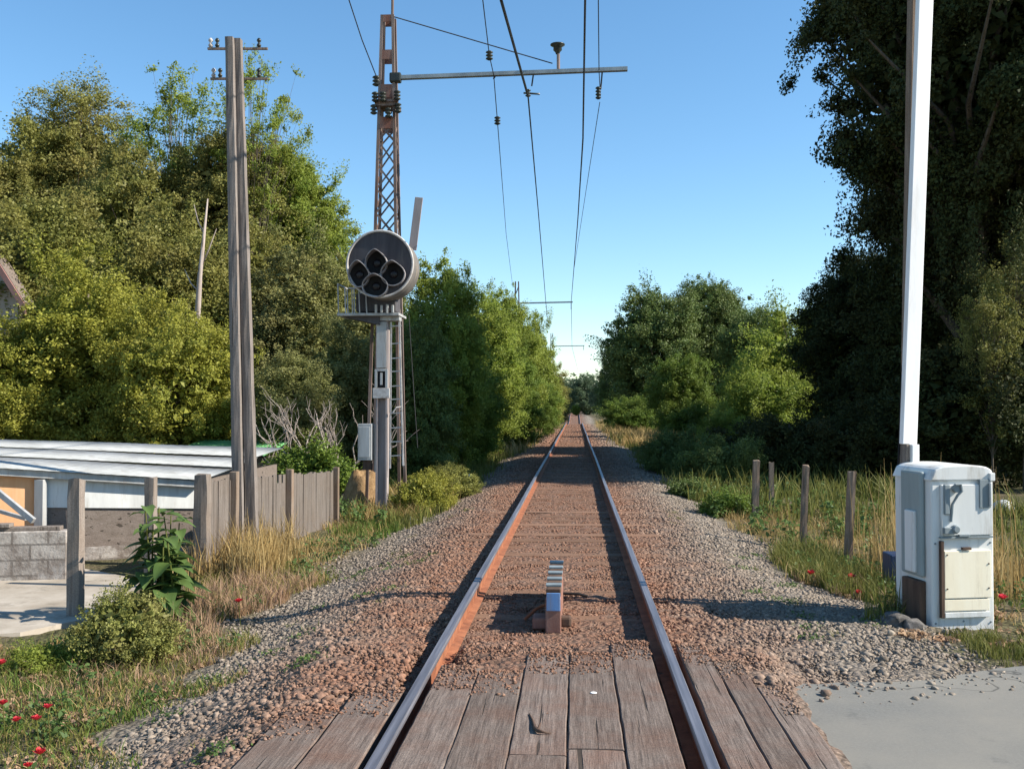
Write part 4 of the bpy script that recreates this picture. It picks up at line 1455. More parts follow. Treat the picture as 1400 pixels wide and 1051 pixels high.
c = n.mix(n.ramp(n.noise(v, 7, 7, 0.7), (0.35, 0.0), (0.65, 1.0)), (0.16, 0.095, 0.045), (0.32, 0.21, 0.11))
n.bump(n.noise(v, 30, 6, 0.7), 0.8, 0.03)
M['earth'] = n.fin(c, 0.95, 0, 0.1)
tag(link_mesh('earth_mound', me, M['earth']), 'rounded brown earth mound between the board fence and signal post', 'earth mound')


# ------------------------------------------------------------------ leaves and grass
def leaf_quads(P, L, Wd, nrm_bias=None, droop=0.0):
    """P (n,3) positions, L lengths, Wd widths -> rhombic folded leaves"""
    n_ = len(P)
    D = RNG.standard_normal((n_, 3))
    D[:, 2] = D[:, 2] * 0.7 - droop
    D /= np.linalg.norm(D, axis=1)[:, None] + 1e-9
    Q = RNG.standard_normal((n_, 3))
    if nrm_bias is not None:
        Q = Q * 0.75 + nrm_bias
    Sd = np.cross(D, Q)
    Sd /= np.linalg.norm(Sd, axis=1)[:, None] + 1e-9
    Nn = np.cross(Sd, D)
    a = P - D * (L / 2)[:, None]
    c = P + D * (L / 2)[:, None] - Nn * (L * 0.12)[:, None]
    mid = P - D * (L * 0.06)[:, None] + Nn * (Wd * 0.22)[:, None]
    b_ = mid + Sd * (Wd / 2)[:, None]
    d_ = mid - Sd * (Wd / 2)[:, None]
    V_ = np.stack([a, b_, c, d_], 1).reshape(-1, 3)
    return V_, np.arange(n_ * 4).reshape(n_, 4)


def crown_proto(n_leaf, leaf, cz, asp, n_cl, cl_r, airy=0, seed=0, low=0.0, strands=0, outer=0.22):
    """crown with radius 1 in x,y and height asp (same unit), so clumps and leaves keep their shape"""
    global RNG
    keep = RNG
    RNG = np.random.default_rng(seed)
    lob = RNG.standard_normal((9, 3))
    lob /= np.linalg.norm(lob, axis=1)[:, None]
    lam = RNG.uniform(-0.26, 0.30, 9)

    def radius(D):
        r_ = np.ones(len(D))
        for k_ in range(9):
            r_ += lam[k_] * np.exp(6 * (D @ lob[k_] - 1))
        return r_

    def place(D, u):
        Q = D * (radius(D) * u)[:, None]
        zs = np.where(Q[:, 2] > 0, (1 - cz) * asp, cz * asp)
        return np.stack([Q[:, 0], Q[:, 1], cz * asp + Q[:, 2] * zs], 1)

    D = RNG.standard_normal((n_cl, 3))
    D /= np.linalg.norm(D, axis=1)[:, None]
    u = RNG.uniform(0, 1, n_cl) ** (0.30 if airy else 0.20) * (1 - cl_r * 0.55)
    u *= np.where(RNG.uniform(0, 1, n_cl) < outer, RNG.uniform(1.0, 1.22, n_cl), RNG.uniform(0.9, 1.0, n_cl))
    C = place(D, u)
    kp = C[:, 2] > low * asp - 0.02
    C, D = C[kp], D[kp]
    K = len(C)
    rad = cl_r * np.where(RNG.uniform(0, 1, K) < 0.35, RNG.uniform(0.3, 0.6, K), RNG.uniform(0.5, 1.25, K))
    wgt = rad ** 2.1
    cnt = np.maximum(8, (n_leaf * wgt / wgt.sum()).astype(int))
    idx = np.repeat(np.arange(K), cnt)
    n_ = len(idx)
    off = RNG.standard_normal((n_, 3))
    off /= np.linalg.norm(off, axis=1)[:, None]
    ur = RNG.uniform(0, 1, n_) ** 0.55
    ur *= np.where(RNG.uniform(0, 1, n_) < 0.05, 1.25, 1.0)
    # every clump is itself lumpy
    bl = RNG.standard_normal((K, 3)); bl /= np.linalg.norm(bl, axis=1)[:, None]
    ur *= 1 + 0.45 * (np.einsum('ij,ij->i', off, bl[idx]))
    # clumps are sprays drawn out along their own branch direction
    ax_ = D * 0.8 + RNG.standard_normal((K, 3)) * 0.55 + np.array([0, 0, 0.35])
    ax_ /= np.linalg.norm(ax_, axis=1)[:, None]
    st_ = RNG.uniform(0.1, 1.3, K)
    al = np.einsum('ij,ij->i', off, ax_[idx])
    off2 = off * np.array([0.85, 0.85, 0.7]) + ax_[idx] * (al * st_[idx])[:, None]
    P = C[idx] + off2 * (ur * rad[idx])[:, None]
    P[:, 2] = np.maximum(P[:, 2], 0.0)
    out = off * 0.6 + D[idx] * 0.35 + np.array([0, 0, 0.45])
    Ls = leaf * RNG.uniform(0.55, 1.4, n_)
    V_, F_ = leaf_quads(P, Ls, Ls * RNG.uniform(0.45, 0.75, n_), out)
    rn = np.clip(0.58 * RNG.uniform(0, 1, K)[idx] + 0.42 * RNG.uniform(0, 1, n_) ** 1.3, 0, 1)
    parts = [(V_, F_, rn)]
    if not airy:                             # coarser leaves inside keep the crown from looking hollow
        nc = int(n_leaf * 0.05)
        Dc = RNG.standard_normal((nc, 3))
        Dc /= np.linalg.norm(Dc, axis=1)[:, None]
        Pc = place(Dc, 0.74 * RNG.uniform(0.4, 1, nc))
        Pc = Pc[Pc[:, 2] > max(low * asp, 0.02)]
        Lc = leaf * 3.0 * RNG.uniform(0.7, 1.2, len(Pc))
        vv, ff = leaf_quads(Pc, Lc, Lc * 0.6)
        parts.append((vv, ff, RNG.uniform(0, 0.4, len(Pc))))  # dark tones only: the crown's inner shade is put into the colour
    for _ in range(strands):                 # trailing growth hanging under the crown
        a_ = RNG.uniform(0, 2 * math.pi)
        rr_ = RNG.uniform(0.2, 0.72)
        z1 = RNG.uniform(0.22, 0.42) * asp
        ln_ = RNG.uniform(0.15, 0.5)
        k_ = int(200 * ln_ / 0.3)
        q = RNG.uniform(0, 1, k_)
        Pp = np.stack([rr_ * math.cos(a_) + RNG.normal(0, 0.02, k_), rr_ * math.sin(a_) + RNG.normal(0, 0.02, k_), np.maximum(z1 - ln_ * q, 0)], 1)
        Ls_ = leaf * RNG.uniform(0.7, 1.3, k_)
        vv, ff = leaf_quads(Pp, Ls_, Ls_ * 0.45, None, 1.0)
        parts.append((vv, ff, RNG.uniform(0, 1, k_)))
    o2, VV, FF, RR = 0, [], [], []
    for vv, ff, r2 in parts:
        VV.append(vv); FF.append(ff + o2); RR.append(r2)
        o2 += len(vv)
    me_ = mesh_np('crown', np.concatenate(VV), np.concatenate(FF), np.concatenate(RR))
    RNG = keep
    return me_, C


# leaves, leaf size, height of the widest part, clumps, clump radius, airy, lower cut
KIND = {
    'bush_a': (62000, 0.036, 0.36, 230, 0.19, 0, 0.0),
    'bush_b': (64000, 0.033, 0.40, 270, 0.165, 0, 0.0),
    'bush_c': (60000, 0.037, 0.46, 200, 0.205, 0, 0.0),
    'tree_a': (64000, 0.034, 0.56, 240, 0.17, 0, 0.05),
    'tree_b': (60000, 0.034, 0.54, 220, 0.185, 0, 0.03),
    'tall': (60000, 0.035, 0.46, 250, 0.175, 0, 0.0),
    'airy_a': (15000, 0.038, 0.55, 80, 0.22, 1, 0.05),
    'airy_b': (9500, 0.042, 0.50, 75, 0.19, 1, 0.0),
    'big': (200000, 0.019, 0.55, 420, 0.13, 0, 0.03),
    'over': (230000, 0.020, 0.80, 430, 0.125, 0, 0.0),
    'shrub': (12000, 0.060, 0.40, 70, 0.28, 0, 0.0),
    'feathery': (26000, 0.046, 0.40, 120, 0.22, 0, 0.0),
}
ASP = (0.7, 1.0, 1.4, 1.9, 2.5, 3.3)
PROTO = {}


def get_proto(kind, asp):
    b_ = min(ASP, key=lambda q: abs(math.log(q / asp)))
    if (kind, b_) not in PROTO:
        nl_, lf, cz, nc, cr_, ai, lo_ = KIND[kind]
        f_ = (max(b_, 0.8) / 1.4) ** 0.8
        PROTO[(kind, b_)] = crown_proto(int(nl_ * f_), lf, cz, b_, int(nc * f_), cr_, ai, len(PROTO) * 7 + 3, lo_, 70 if kind in ('big', 'over') else 0)
    return (*PROTO[(kind, b_)], b_)


def limbs(base_, h0, h1, rx_, rz0, rz1, C, n_l, r0, lean=0.0):
    """trunk from base to h1 with limbs running out to some clumps"""
    m = MB()
    pts = []
    for i in range(7):
        q = i / 6
        pts.append((random.uniform(-1, 1) * 0.05 * rx_ * q + lean * q, random.uniform(-1, 1) * 0.05 * rx_ * q, h0 + (h1 - h0) * q))
    m.tube(pts, [r0 * (1 - 0.72 * i / 6) for i in range(7)], 8)
    pick = [C[i] for i in np.linspace(0, len(C) - 1, n_l).astype(int)]
    for c_ in pick:
        tip = Vector((c_[0] * rx_, c_[1] * rx_, rz0 + c_[2] * (rz1 - rz0)))
        q = min(0.95, max(0.15, (tip.z - h0) / (h1 - h0) * 0.6))
        i = q * 6
        a_ = Vector(pts[int(i)]).lerp(Vector(pts[min(6, int(i) + 1)]), i - int(i))
        mid_ = a_.lerp(tip, 0.5) + Vector((random.uniform(-0.1, 0.1) * rx_, random.uniform(-0.1, 0.1) * rx_, 0.08 * rx_))
        rr_ = r0 * (1 - 0.7 * q) * 0.5
        m.tube([a_, mid_, tip], [rr_, rr_ * 0.6, rr_ * 0.2], 5, False)
    return m


def tree(px, ptop, d, wpx, proto, mat, label, zb=0.0, name='tree', cat='tree', depth_k=1.0, bark='bark', n_l=14, group=None, yoff=0.0, r0=None):
    c_ = W(px, 555, d)
    c_.y += yoff
    gz_ = hz1(c_.x, c_.y)
    ztop_ = W(px, ptop, d).z
    rx_ = wpx / 2 / FPX * d
    o = thing(name, label, cat, (c_.x, c_.y, gz_), group)
    h_ = ztop_ - gz_ - zb
    me_, C, asp_ = get_proto(proto, h_ / rx_)
    C = C / np.array([1, 1, asp_])
    cr_ = link_mesh('crown', me_, M[mat], o)
    cr_.location = (0, 0, zb)
    cr_.scale = (rx_, rx_ * depth_k, h_ / asp_)
    rz_ = random.uniform(0, 6.28)
    cr_.rotation_euler = (0, 0, rz_)
    Cr = C.copy()
    ca_, sa_ = math.cos(rz_), math.sin(rz_)
    Cr[:, 0], Cr[:, 1] = C[:, 0] * ca_ - C[:, 1] * sa_ * depth_k, C[:, 0] * sa_ + C[:, 1] * ca_ * depth_k
    if proto.startswith('airy'): n_l = len(C)
    rr_ = r0 or max(0.03, (0.035 if proto.startswith('airy') else 0.05) * rx_)
    m = limbs(None, -0.15, (zb + h_) * 0.8, rx_, zb, zb + h_, Cr, n_l, rr_)
    me2 = bpy.data.meshes.new('trunk')
    me2.from_pydata([tuple(q) for q in m.v], [], m.f)
    for p_ in me2.polygons: p_.use_smooth = True
    link_mesh('trunk', me2, M[bark], o)
    return o


# left bank, back row
tree(97, 84, 46, 175, 'airy_a', 'lf_olive', 'open crowned olive tree standing highest at the upper left', 9.5, n_l=40, yoff=1)
tree(85, 150, 47, 230, 'tree_a', 'lf_olive', 'dull olive tree below the open crown at upper left', 6.0)
tree(240, 84, 43, 160, 'airy_b', 'lf_green', 'thin see through tree left of the paired timber pole', 8.5, n_l=44)
tree(345, 62, 41, 130, 'airy_b', 'lf_green', 'thin see through tree whose twigs show behind the pole top', 8.5, n_l=44)
tree(-30, 190, 44, 190, 'tree_b', 'lf_olive', 'olive tree cut by the left edge behind the house roof', 5.0)
tree(190, 185, 41, 210, 'bush_b', 'lf_olive', 'brownish olive tree in the middle of the left bank', 5.0)
tree(300, 165, 42, 190, 'tree_b', 'lf_olive', 'olive green tree directly behind the paired timber pole', 5.0)
tree(385, 188, 43, 170, 'tree_a', 'lf_green', 'green tree just right of the paired pole, top of the slope', 4.0)
tree(448, 275, 44, 150, 'bush_a', 'lf_green', 'rounded green tree between the paired pole and signal mast', 0.0)
# left bank, middle row
tree(85, 262, 34, 260, 'bush_c', 'lf_olive', 'olive bush behind the yellow green bush at far left', 0.0)
tree(235, 270, 34, 230, 'bush_a', 'lf_olive', 'brown olive bush above the yellow green bush, left of the pole', 0.0)
tree(410, 330, 34, 210, 'bush_b', 'lf_dull', 'dull green bush filling the slope left of the signal disc', 0.0)
tree(500, 345, 36, 150, 'bush_c', 'lf_dull', 'brownish bush directly behind the signal disc', 0.0)
tree(330, 300, 37, 220, 'bush_c', 'lf_olive', 'olive bush directly behind the middle of the paired timber pole', 0.0)
# left bank, front row
tree(118, 335, 27, 230, 'bush_a', 'lf_yellow', 'bright yellow green bush above the orange wall at left', 0.0)
tree(240, 392, 26, 210, 'bush_b', 'lf_yellow', 'yellow green bush above the white shed roof beside the pole', 0.0)
tree(0, 436, 26, 170, 'bush_c', 'lf_yellow', 'yellow green bush at the left edge under the house roof', 0.0)
tree(400, 482, 25, 130, 'bush_c', 'lf_dull', 'dry yellowish shrub right of the pole, above the bare branches', 0.0, 'shrub', 'shrub')
tree(478, 430, 28, 130, 'bush_a', 'lf_dull', 'dull bush behind the signal post and its grey box', 0.0, 'shrub', 'shrub')
tree(425, 598, 21.5, 140, 'shrub', 'lf_fresh', 'low fresh green shrub behind the far end of the board fence', 0.0, 'shrub', 'shrub')
# left of the track beyond the signal
tree(600, 348, 31, 150, 'tall', 'lf_green', 'green tree directly right of the signal disc', 0.0)
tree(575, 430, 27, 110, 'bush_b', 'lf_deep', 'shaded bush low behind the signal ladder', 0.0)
tree(655, 384, 39, 130, 'bush_a', 'lf_green', 'second green tree beyond the signal along the left of the track', 0.0)
tree(640, 470, 33, 110, 'bush_c', 'lf_fresh', 'fresh green bush leaning to the ballast where the tree shade falls', 0.0)
tree(693, 392, 50, 110, 'tall', 'lf_green', 'green tree under the nearer distant mast arm', 0.0)
tree(700, 470, 46, 90, 'bush_b', 'lf_fresh', 'bright green bush low beside the track, halfway to the horizon', 0.0)
tree(728, 425, 66, 80, 'bush_a', 'lf_green', 'distant green tree left of the vanishing rails', 0.0)
tree(745, 485, 85, 62, 'bush_c', 'lf_olive', 'last brownish tree on the left before the rails vanish', 0.0)
tree(735, 520, 62, 60, 'bush_b', 'lf_fresh', 'small bright bush at the foot of the distant left trees', 0.0)
tree(768, 516, 118, 26, 'tall', 'lf_dull', 'slim grey brown tree right at the end of the left row', 0.0)
# right side
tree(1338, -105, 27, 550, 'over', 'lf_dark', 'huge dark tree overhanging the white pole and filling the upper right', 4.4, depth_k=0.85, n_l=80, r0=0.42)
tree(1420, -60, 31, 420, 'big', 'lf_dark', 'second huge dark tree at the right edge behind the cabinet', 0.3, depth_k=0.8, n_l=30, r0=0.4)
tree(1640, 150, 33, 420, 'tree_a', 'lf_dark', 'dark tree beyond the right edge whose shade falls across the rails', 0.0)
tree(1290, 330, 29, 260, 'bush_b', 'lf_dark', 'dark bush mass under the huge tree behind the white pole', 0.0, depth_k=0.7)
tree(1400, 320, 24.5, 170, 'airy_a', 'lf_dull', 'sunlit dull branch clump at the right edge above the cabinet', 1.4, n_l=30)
tree(1356, 372, 23.8, 90, 'airy_a', 'lf_olive', 'added airy clump standing for warm sunlit leaves between the white pole and right edge', 1.0, n_l=30)  # added clump; its lighter leaf colour stands for sun on the dark trees
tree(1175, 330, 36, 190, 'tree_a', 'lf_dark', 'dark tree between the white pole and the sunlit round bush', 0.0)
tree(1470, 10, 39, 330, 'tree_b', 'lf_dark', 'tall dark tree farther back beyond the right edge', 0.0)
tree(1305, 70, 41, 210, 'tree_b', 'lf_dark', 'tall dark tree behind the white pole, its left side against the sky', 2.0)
tree(1080, 428, 54, 180, 'bush_a', 'lf_green', 'sunlit rounded green bush left of the dark trees', 0.0)
tree(1045, 500, 50, 140, 'bush_c', 'lf_green', 'lower green bush with layered branches above the shaded hollow', 0.0)
tree(1135, 480, 52, 100, 'bush_b', 'lf_olive', 'yellowish bush at the right of the sunlit rounded bush', 0.0)
tree(932, 478, 60, 100, 'tall', 'lf_fresh', 'bright feathery green bush in front of the distant dark trees', 0.0)
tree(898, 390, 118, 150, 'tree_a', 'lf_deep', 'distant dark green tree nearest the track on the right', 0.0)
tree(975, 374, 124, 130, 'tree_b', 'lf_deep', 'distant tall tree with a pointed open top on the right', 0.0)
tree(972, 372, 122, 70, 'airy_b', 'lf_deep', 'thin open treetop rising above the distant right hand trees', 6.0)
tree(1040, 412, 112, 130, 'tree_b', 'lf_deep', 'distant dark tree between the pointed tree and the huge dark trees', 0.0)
tree(845, 455, 135, 60, 'bush_a', 'lf_deep', 'distant slope of foliage falling to the track on the right', 0.0)
tree(865, 540, 72, 90, 'bush_b', 'lf_fresh', 'low bright green bush on the right bank near the vanishing rails', 0.0, 'shrub', 'shrub')
tree(935, 543, 58, 90, 'bush_c', 'lf_fresh', 'low bright green bush just above the pale dry verge', 0.0, 'shrub', 'shrub')
tree(990, 560, 44, 80, 'bush_a', 'lf_green', 'green bush at the edge of the shade on the right bank', 0.0, 'shrub', 'shrub')
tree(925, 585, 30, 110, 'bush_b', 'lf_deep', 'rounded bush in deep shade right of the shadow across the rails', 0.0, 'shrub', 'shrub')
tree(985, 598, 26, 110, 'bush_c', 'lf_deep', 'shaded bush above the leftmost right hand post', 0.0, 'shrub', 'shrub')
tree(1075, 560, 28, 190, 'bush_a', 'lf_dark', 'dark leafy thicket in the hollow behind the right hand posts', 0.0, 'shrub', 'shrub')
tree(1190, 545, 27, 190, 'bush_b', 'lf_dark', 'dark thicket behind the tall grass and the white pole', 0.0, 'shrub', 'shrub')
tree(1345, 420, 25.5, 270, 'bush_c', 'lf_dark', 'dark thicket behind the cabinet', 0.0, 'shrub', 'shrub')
tree(990, 672, 18.5, 80, 'shrub', 'lf_fresh', 'low fresh leafy plant at the foot of the leftmost right hand post', 0.0, 'shrub', 'shrub')
tree(940, 655, 22, 70, 'shrub', 'lf_deep', 'low weedy plant in shade at the edge of the right ballast', 0.0, 'shrub', 'shrub')
# where the line vanishes
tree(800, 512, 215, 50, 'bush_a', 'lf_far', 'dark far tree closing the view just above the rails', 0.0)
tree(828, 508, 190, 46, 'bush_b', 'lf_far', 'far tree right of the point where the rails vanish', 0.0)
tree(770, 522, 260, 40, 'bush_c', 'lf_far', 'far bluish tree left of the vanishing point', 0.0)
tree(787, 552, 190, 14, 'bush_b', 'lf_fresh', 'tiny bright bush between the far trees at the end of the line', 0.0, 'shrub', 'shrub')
# wooded skyline far off
rx_ = np.linspace(-420, 420, 70)
cl = []
for x_ in rx_:
    cl.append((x_, 420 + random.uniform(-25, 25), random.uniform(9, 16)))
n_ = 26000
idx = RNG.integers(0, len(cl), n_)
CC = np.array(cl)[idx]
P = np.stack([CC[:, 0] + RNG.normal(0, 7, n_), CC[:, 1] + RNG.normal(0, 8, n_), np.abs(RNG.uniform(0, 1, n_) ** 0.8 * CC[:, 2])], 1)
vv, ff = leaf_quads(P, np.full(n_, 2.0) * RNG.uniform(0.6, 1.3, n_), np.full(n_, 1.3))
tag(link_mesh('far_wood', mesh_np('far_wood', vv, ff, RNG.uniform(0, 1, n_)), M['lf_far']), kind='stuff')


# bare dry branches by the shrub
b = W(440, 640, 22.5)
b.z = -0.3
t = thing('bare_bush', 'leafless bush of pale dry branches left of the signal post', 'bush', b)
m = MB()


def branch(p, d_, ln, r_, lev):
    q = p + d_ * ln
    mid_ = p.lerp(q, 0.5) + Vector((random.uniform(-1, 1), random.uniform(-1, 1), random.uniform(-0.5, 1))) * ln * 0.12
    m.tube([p, mid_, q], [r_, r_ * 0.8, r_ * 0.55], 5, False)
    if lev:
        for _ in range(3 if lev > 1 else 2):
            nd = (d_ + Vector((random.uniform(-1, 1), random.uniform(-0.8, 0.8), random.uniform(-0.35, 0.8))) * 0.85).normalized()
            branch(p.lerp(q, random.uniform(0.45, 1.0)), nd, ln * random.uniform(0.5, 0.8), r_ * 0.58, lev - 1)


for tx in (-1.05, -0.75, -0.35, 0.0, 0.3, 0.7, 0.95):
    branch(Vector((b.x + tx * 0.3, b.y, -0.3)), Vector((tx, random.uniform(-0.4, 0.4), 1.1)).normalized(), random.uniform(1.0, 1.5), 0.034, 3)
m.build('branches', M['pale_bark'], t, smooth=True, recalc=False)
# dead pale trunk on the bank
p0, p1, p2 = W(268, 470, 30.2), W(273, 380, 30.2), W(284, 272, 30.4)
p00 = Vector((p0.x - 0.1, p0.y, -0.3))
t = thing('dead_trunk', 'pale bare dead trunk leaning among the olive bushes left of the pole', 'dead tree', p00)
m = MB()
m.tube([p00, p0, p1, p2], [0.12, 0.10, 0.075, 0.02], 8)
m.build('trunk', M['pale_bark'], t, smooth=True)
for a_, b_ in ((0.55, (0.35, 0, 0.8)), (0.75, (-0.4, 0.1, 0.7)), (0.35, (-0.5, 0, 0.5))):
    q = p0.lerp(p2, a_)
    m = MB(); m.tube([q, q + Vector(b_) * 0.6, q + Vector(b_) * 1.1 + Vector((0.05, 0, 0.2))], [0.035, 0.022, 0.008], 6); m.build('branch', M['pale_bark'], t, smooth=True)

# big leaved plant
b = W(226, 815, 10.0)
b.z = hz1(b.x, b.y)
t = thing('broad_leaf_plant', 'tall weed with large drooping heart shaped green leaves', 'plant', b)


def heart_leaf(m, p, d_, nrm, L_, w_):
    """a pointed, folded, drooping leaf"""
    s_ = d_.cross(nrm).normalized()
    n2 = s_.cross(d_).normalized()
    rows = []
    for i in range(8):
        q = i / 7
        ww = w_ * (math.sin(math.pi * min(1, q * 0.9 + 0.1) ** 0.75)) * 0.5
        if i == 7: ww = 0.002
        c_ = p + d_ * (L_ * q) - n2 * (L_ * 0.55 * q * q)
        wav = 0.05 * L_ * math.sin(i * 2.1)
        rows.append([c_ - s_ * ww + n2 * (ww * 0.35 + wav * 0.3), c_ - s_ * ww * 0.5 + n2 * ww * 0.2, c_, c_ + s_ * ww * 0.5 + n2 * ww * 0.2, c_ + s_ * ww + n2 * (ww * 0.35 - wav * 0.3)])
    vs = [q for r_ in rows for q in r_]
    fs = [(i * 5 + k_, i * 5 + k_ + 1, i * 5 + 6 + k_, i * 5 + 5 + k_) for i in range(7) for k_ in range(4)]
    m.add(vs, fs)


st = MB()
lv = MB()
stems = []
for k in range(10):
    bx_ = b + Vector((random.uniform(-0.19, 0.19), random.uniform(-0.15, 0.15), 0))
    h_ = random.uniform(0.75, 1.22)
    tp = bx_ + Vector((random.uniform(-0.16, 0.16), random.uniform(-0.12, 0.12), h_))
    st.tube([bx_ - Vector((0, 0, 0.05)), bx_.lerp(tp, 0.5) + Vector((random.uniform(-0.05, 0.05), 0, 0)), tp], [0.014, 0.011, 0.006], 6)
    for i in range(13):
        q = 0.16 + 0.84 * i / 12
        p = bx_.lerp(tp, q)
        a_ = i * 2.4 + k
        d_ = Vector((math.cos(a_), math.sin(a_), random.uniform(-0.1, 0.55))).normalized()
        L_ = (0.34 - 0.18 * q) * random.uniform(0.75, 1.25)
        heart_leaf(lv, p + d_ * 0.03, d_, Vector((0, 0, 1)), L_, L_ * 0.72)
st.build('stem', M['green_grass'], t, smooth=True)
lo = lv.build('leaves', M['broad'], t, smooth=True, recalc=False)
a = lo.data.attributes.new('rnd', 'FLOAT', 'FACE')
nl = len(lo.data.polygons)
a.data.foreach_set('value', np.repeat(RNG.uniform(0, 1, nl // 28 + 1), 28)[:nl].astype(np.float32))

# feathery shrub in front and smaller tufts
tree(178, 797, 8.55, 150, 'feathery', 'lf_dull2', 'feathery olive green shrub in front of the broad leaved weed', 0.0, 'shrub', 'shrub', n_l=12)
tree(128, 850, 8.6, 80, 'feathery', 'lf_dull', 'brownish feathery shrub at the foot of the free standing grey post', 0.0, 'shrub', 'shrub', n_l=12)
tree(60, 880, 8.3, 110, 'shrub', 'lf_green', 'low green weed clump left of the feathery shrub', 0.0, 'shrub', 'shrub', n_l=8)
tree(580, 640, 19.8, 90, 'feathery', 'lf_yellow', 'yellowish verge shrub right of the signal post foot', 0.0, 'shrub', 'shrub', n_l=8)
tree(622, 632, 22.5, 80, 'feathery', 'lf_olive', 'brownish verge shrub in half shade beyond the signal', 0.0, 'shrub', 'shrub', n_l=8)


def blades(P, H, wd, lean=0.35, dirx=0.0):
    """curved grass blades: 2 quads each"""
    n_ = len(P)
    a_ = RNG.uniform(0, 2 * math.pi, n_)
    sd = np.stack([np.cos(a_), np.sin(a_), np.zeros(n_)], 1) * (wd * RNG.uniform(0.6, 1.3, n_))[:, None]
    b_ = RNG.uniform(0, 2 * math.pi, n_)
    ld = np.stack([np.cos(b_) + dirx, np.sin(b_), np.zeros(n_)], 1) * (H * lean * RNG.uniform(0.1, 1.0, n_))[:, None]
    up = np.zeros((n_, 3)); up[:, 2] = H
    m1 = P + ld * 0.30 + up * 0.55
    tp = P + ld + up * (1 - 0.25 * RNG.uniform(0, 1, n_))[:, None] * np.array([1, 1, 1])
    V_ = np.stack([P - sd, P + sd, m1 + sd * 0.8, m1 - sd * 0.8, tp + sd * 0.15, tp - sd * 0.15], 1).reshape(-1, 3)
    i0 = np.arange(n_) * 6
    F_ = np.concatenate([np.stack([i0, i0 + 1, i0 + 2, i0 + 3], 1), np.stack([i0 + 3, i0 + 2, i0 + 4, i0 + 5], 1)])
    r_ = RNG.uniform(0, 1, n_)
    return V_, F_, np.concatenate([r_, r_])


def patch(n_, x0, x1, y0, y1, hmin, hmax, wd, lean=0.35, clump=0.0, mask=None):
    if clump:
        k_ = max(6, int(n_ / 40))
        cx_ = RNG.uniform(x0, x1, k_); cy_ = RNG.uniform(y0, y1, k_)
        ix = RNG.integers(0, k_, n_)
        x = cx_[ix] + RNG.normal(0, clump, n_); y = cy_[ix] + RNG.normal(0, clump, n_)
        hh = (RNG.uniform(0.6, 1.15, k_))[ix]
    else:
        x = RNG.uniform(x0, x1, n_); y = RNG.uniform(y0, y1, n_)
        hh = np.ones(n_)
    ok = np.ones(n_, bool)
    if mask is not None:
        ok = mask(x, y)
    x, y, hh = x[ok], y[ok], hh[ok]
    H = (hmin + (hmax - hmin) * RNG.uniform(0, 1, len(x)) ** 1.5) * hh
    P = np.stack([x, y, hz(x, y) - 0.02], 1)
    return blades(P, H, wd, lean)


def grass(name, mat, parts):
    VV, FF, RR, o2 = [], [], [], 0
    for v_, f_, r_ in parts:
        VV.append(v_); FF.append(f_ + o2); RR.append(r_)
        o2 += len(v_)
    tag(link_mesh(name, mesh_np(name, np.concatenate(VV), np.concatenate(FF), np.concatenate(RR)), M[mat]), kind='stuff')


lm = lambda x, y: x < np.where(y < 7.5, -2.5, -3.05) + 0.30 * np.sin(y * 1.7) + 0.2 * np.sin(y * 3.7)
lm2 = lambda x, y: lm(x, y) & ~((x < -4.7) & (y > 8.6) & (y < 12.9))
rm = lambda x, y: (x > 2.80 + 0.25 * np.sin(y * 1.3 + 1) + 0.12 * np.sin(y * 4)) & ~((x > 3.0) & (x < 3.82) & (y > 8.4) & (y < 9.1))
grass('dry_grass', 'dry_grass', [
    patch(6500, -4.5, -3.0, 10.6, 19.0, 0.05, 0.27, 0.005, 0.8, 0.12, lm),
    patch(8500, -6.0, -2.4, 5.0, 9.2, 0.03, 0.15, 0.0035, 1.0, 0.12, lm2),
    patch(1500, -4.75, -3.9, 12.4, 14.5, 0.3, 0.85, 0.006, 0.35, 0.09, lm),
    patch(2300, -4.75, -3.85, 12.0, 13.5, 0.3, 0.85, 0.006, 0.35, 0.08, lm),
    patch(4000, -4.3, -2.6, 18.5, 24, 0.15, 0.55, 0.009, 0.6, 0.12),
    patch(9500, 2.8, 6.5, 11.5, 19.5, 0.06, 0.28, 0.006, 0.8, 0.15, rm),
    patch(1300, 3.8, 5.6, 10.2, 13.5, 0.25, 0.85, 0.006, 0.4, 0.14, rm),
    patch(9000, -5.5, -2.3, 40, 100, 0.3, 0.9, 0.02, 0.6, 0.3),
    patch(9000, 2.4, 6.5, 44, 100, 0.3, 1.0, 0.02, 0.6, 0.3),
    patch(4000, 3.9, 9, 9.0, 14, 0.04, 0.2, 0.006, 0.8, 0.14),
    patch(160, 3.8, 5.0, 10.5, 14.0, 1.0, 1.6, 0.006, 0.18, 0.0, rm),
])
grass('pink_seed_grass', 'pink_grass', [
    patch(4200, -4.1, -3.0, 8.9, 12.0, 0.10, 0.36, 0.004, 0.8, 0.08, lm),
    patch(1500, 2.7, 3.4, 9.3, 12.5, 0.08, 0.25, 0.004, 0.8, 0.08, rm),
    patch(1500, -4.0, -2.8, 7.0, 9.0, 0.06, 0.2, 0.004, 0.8, 0.08, lm),
])
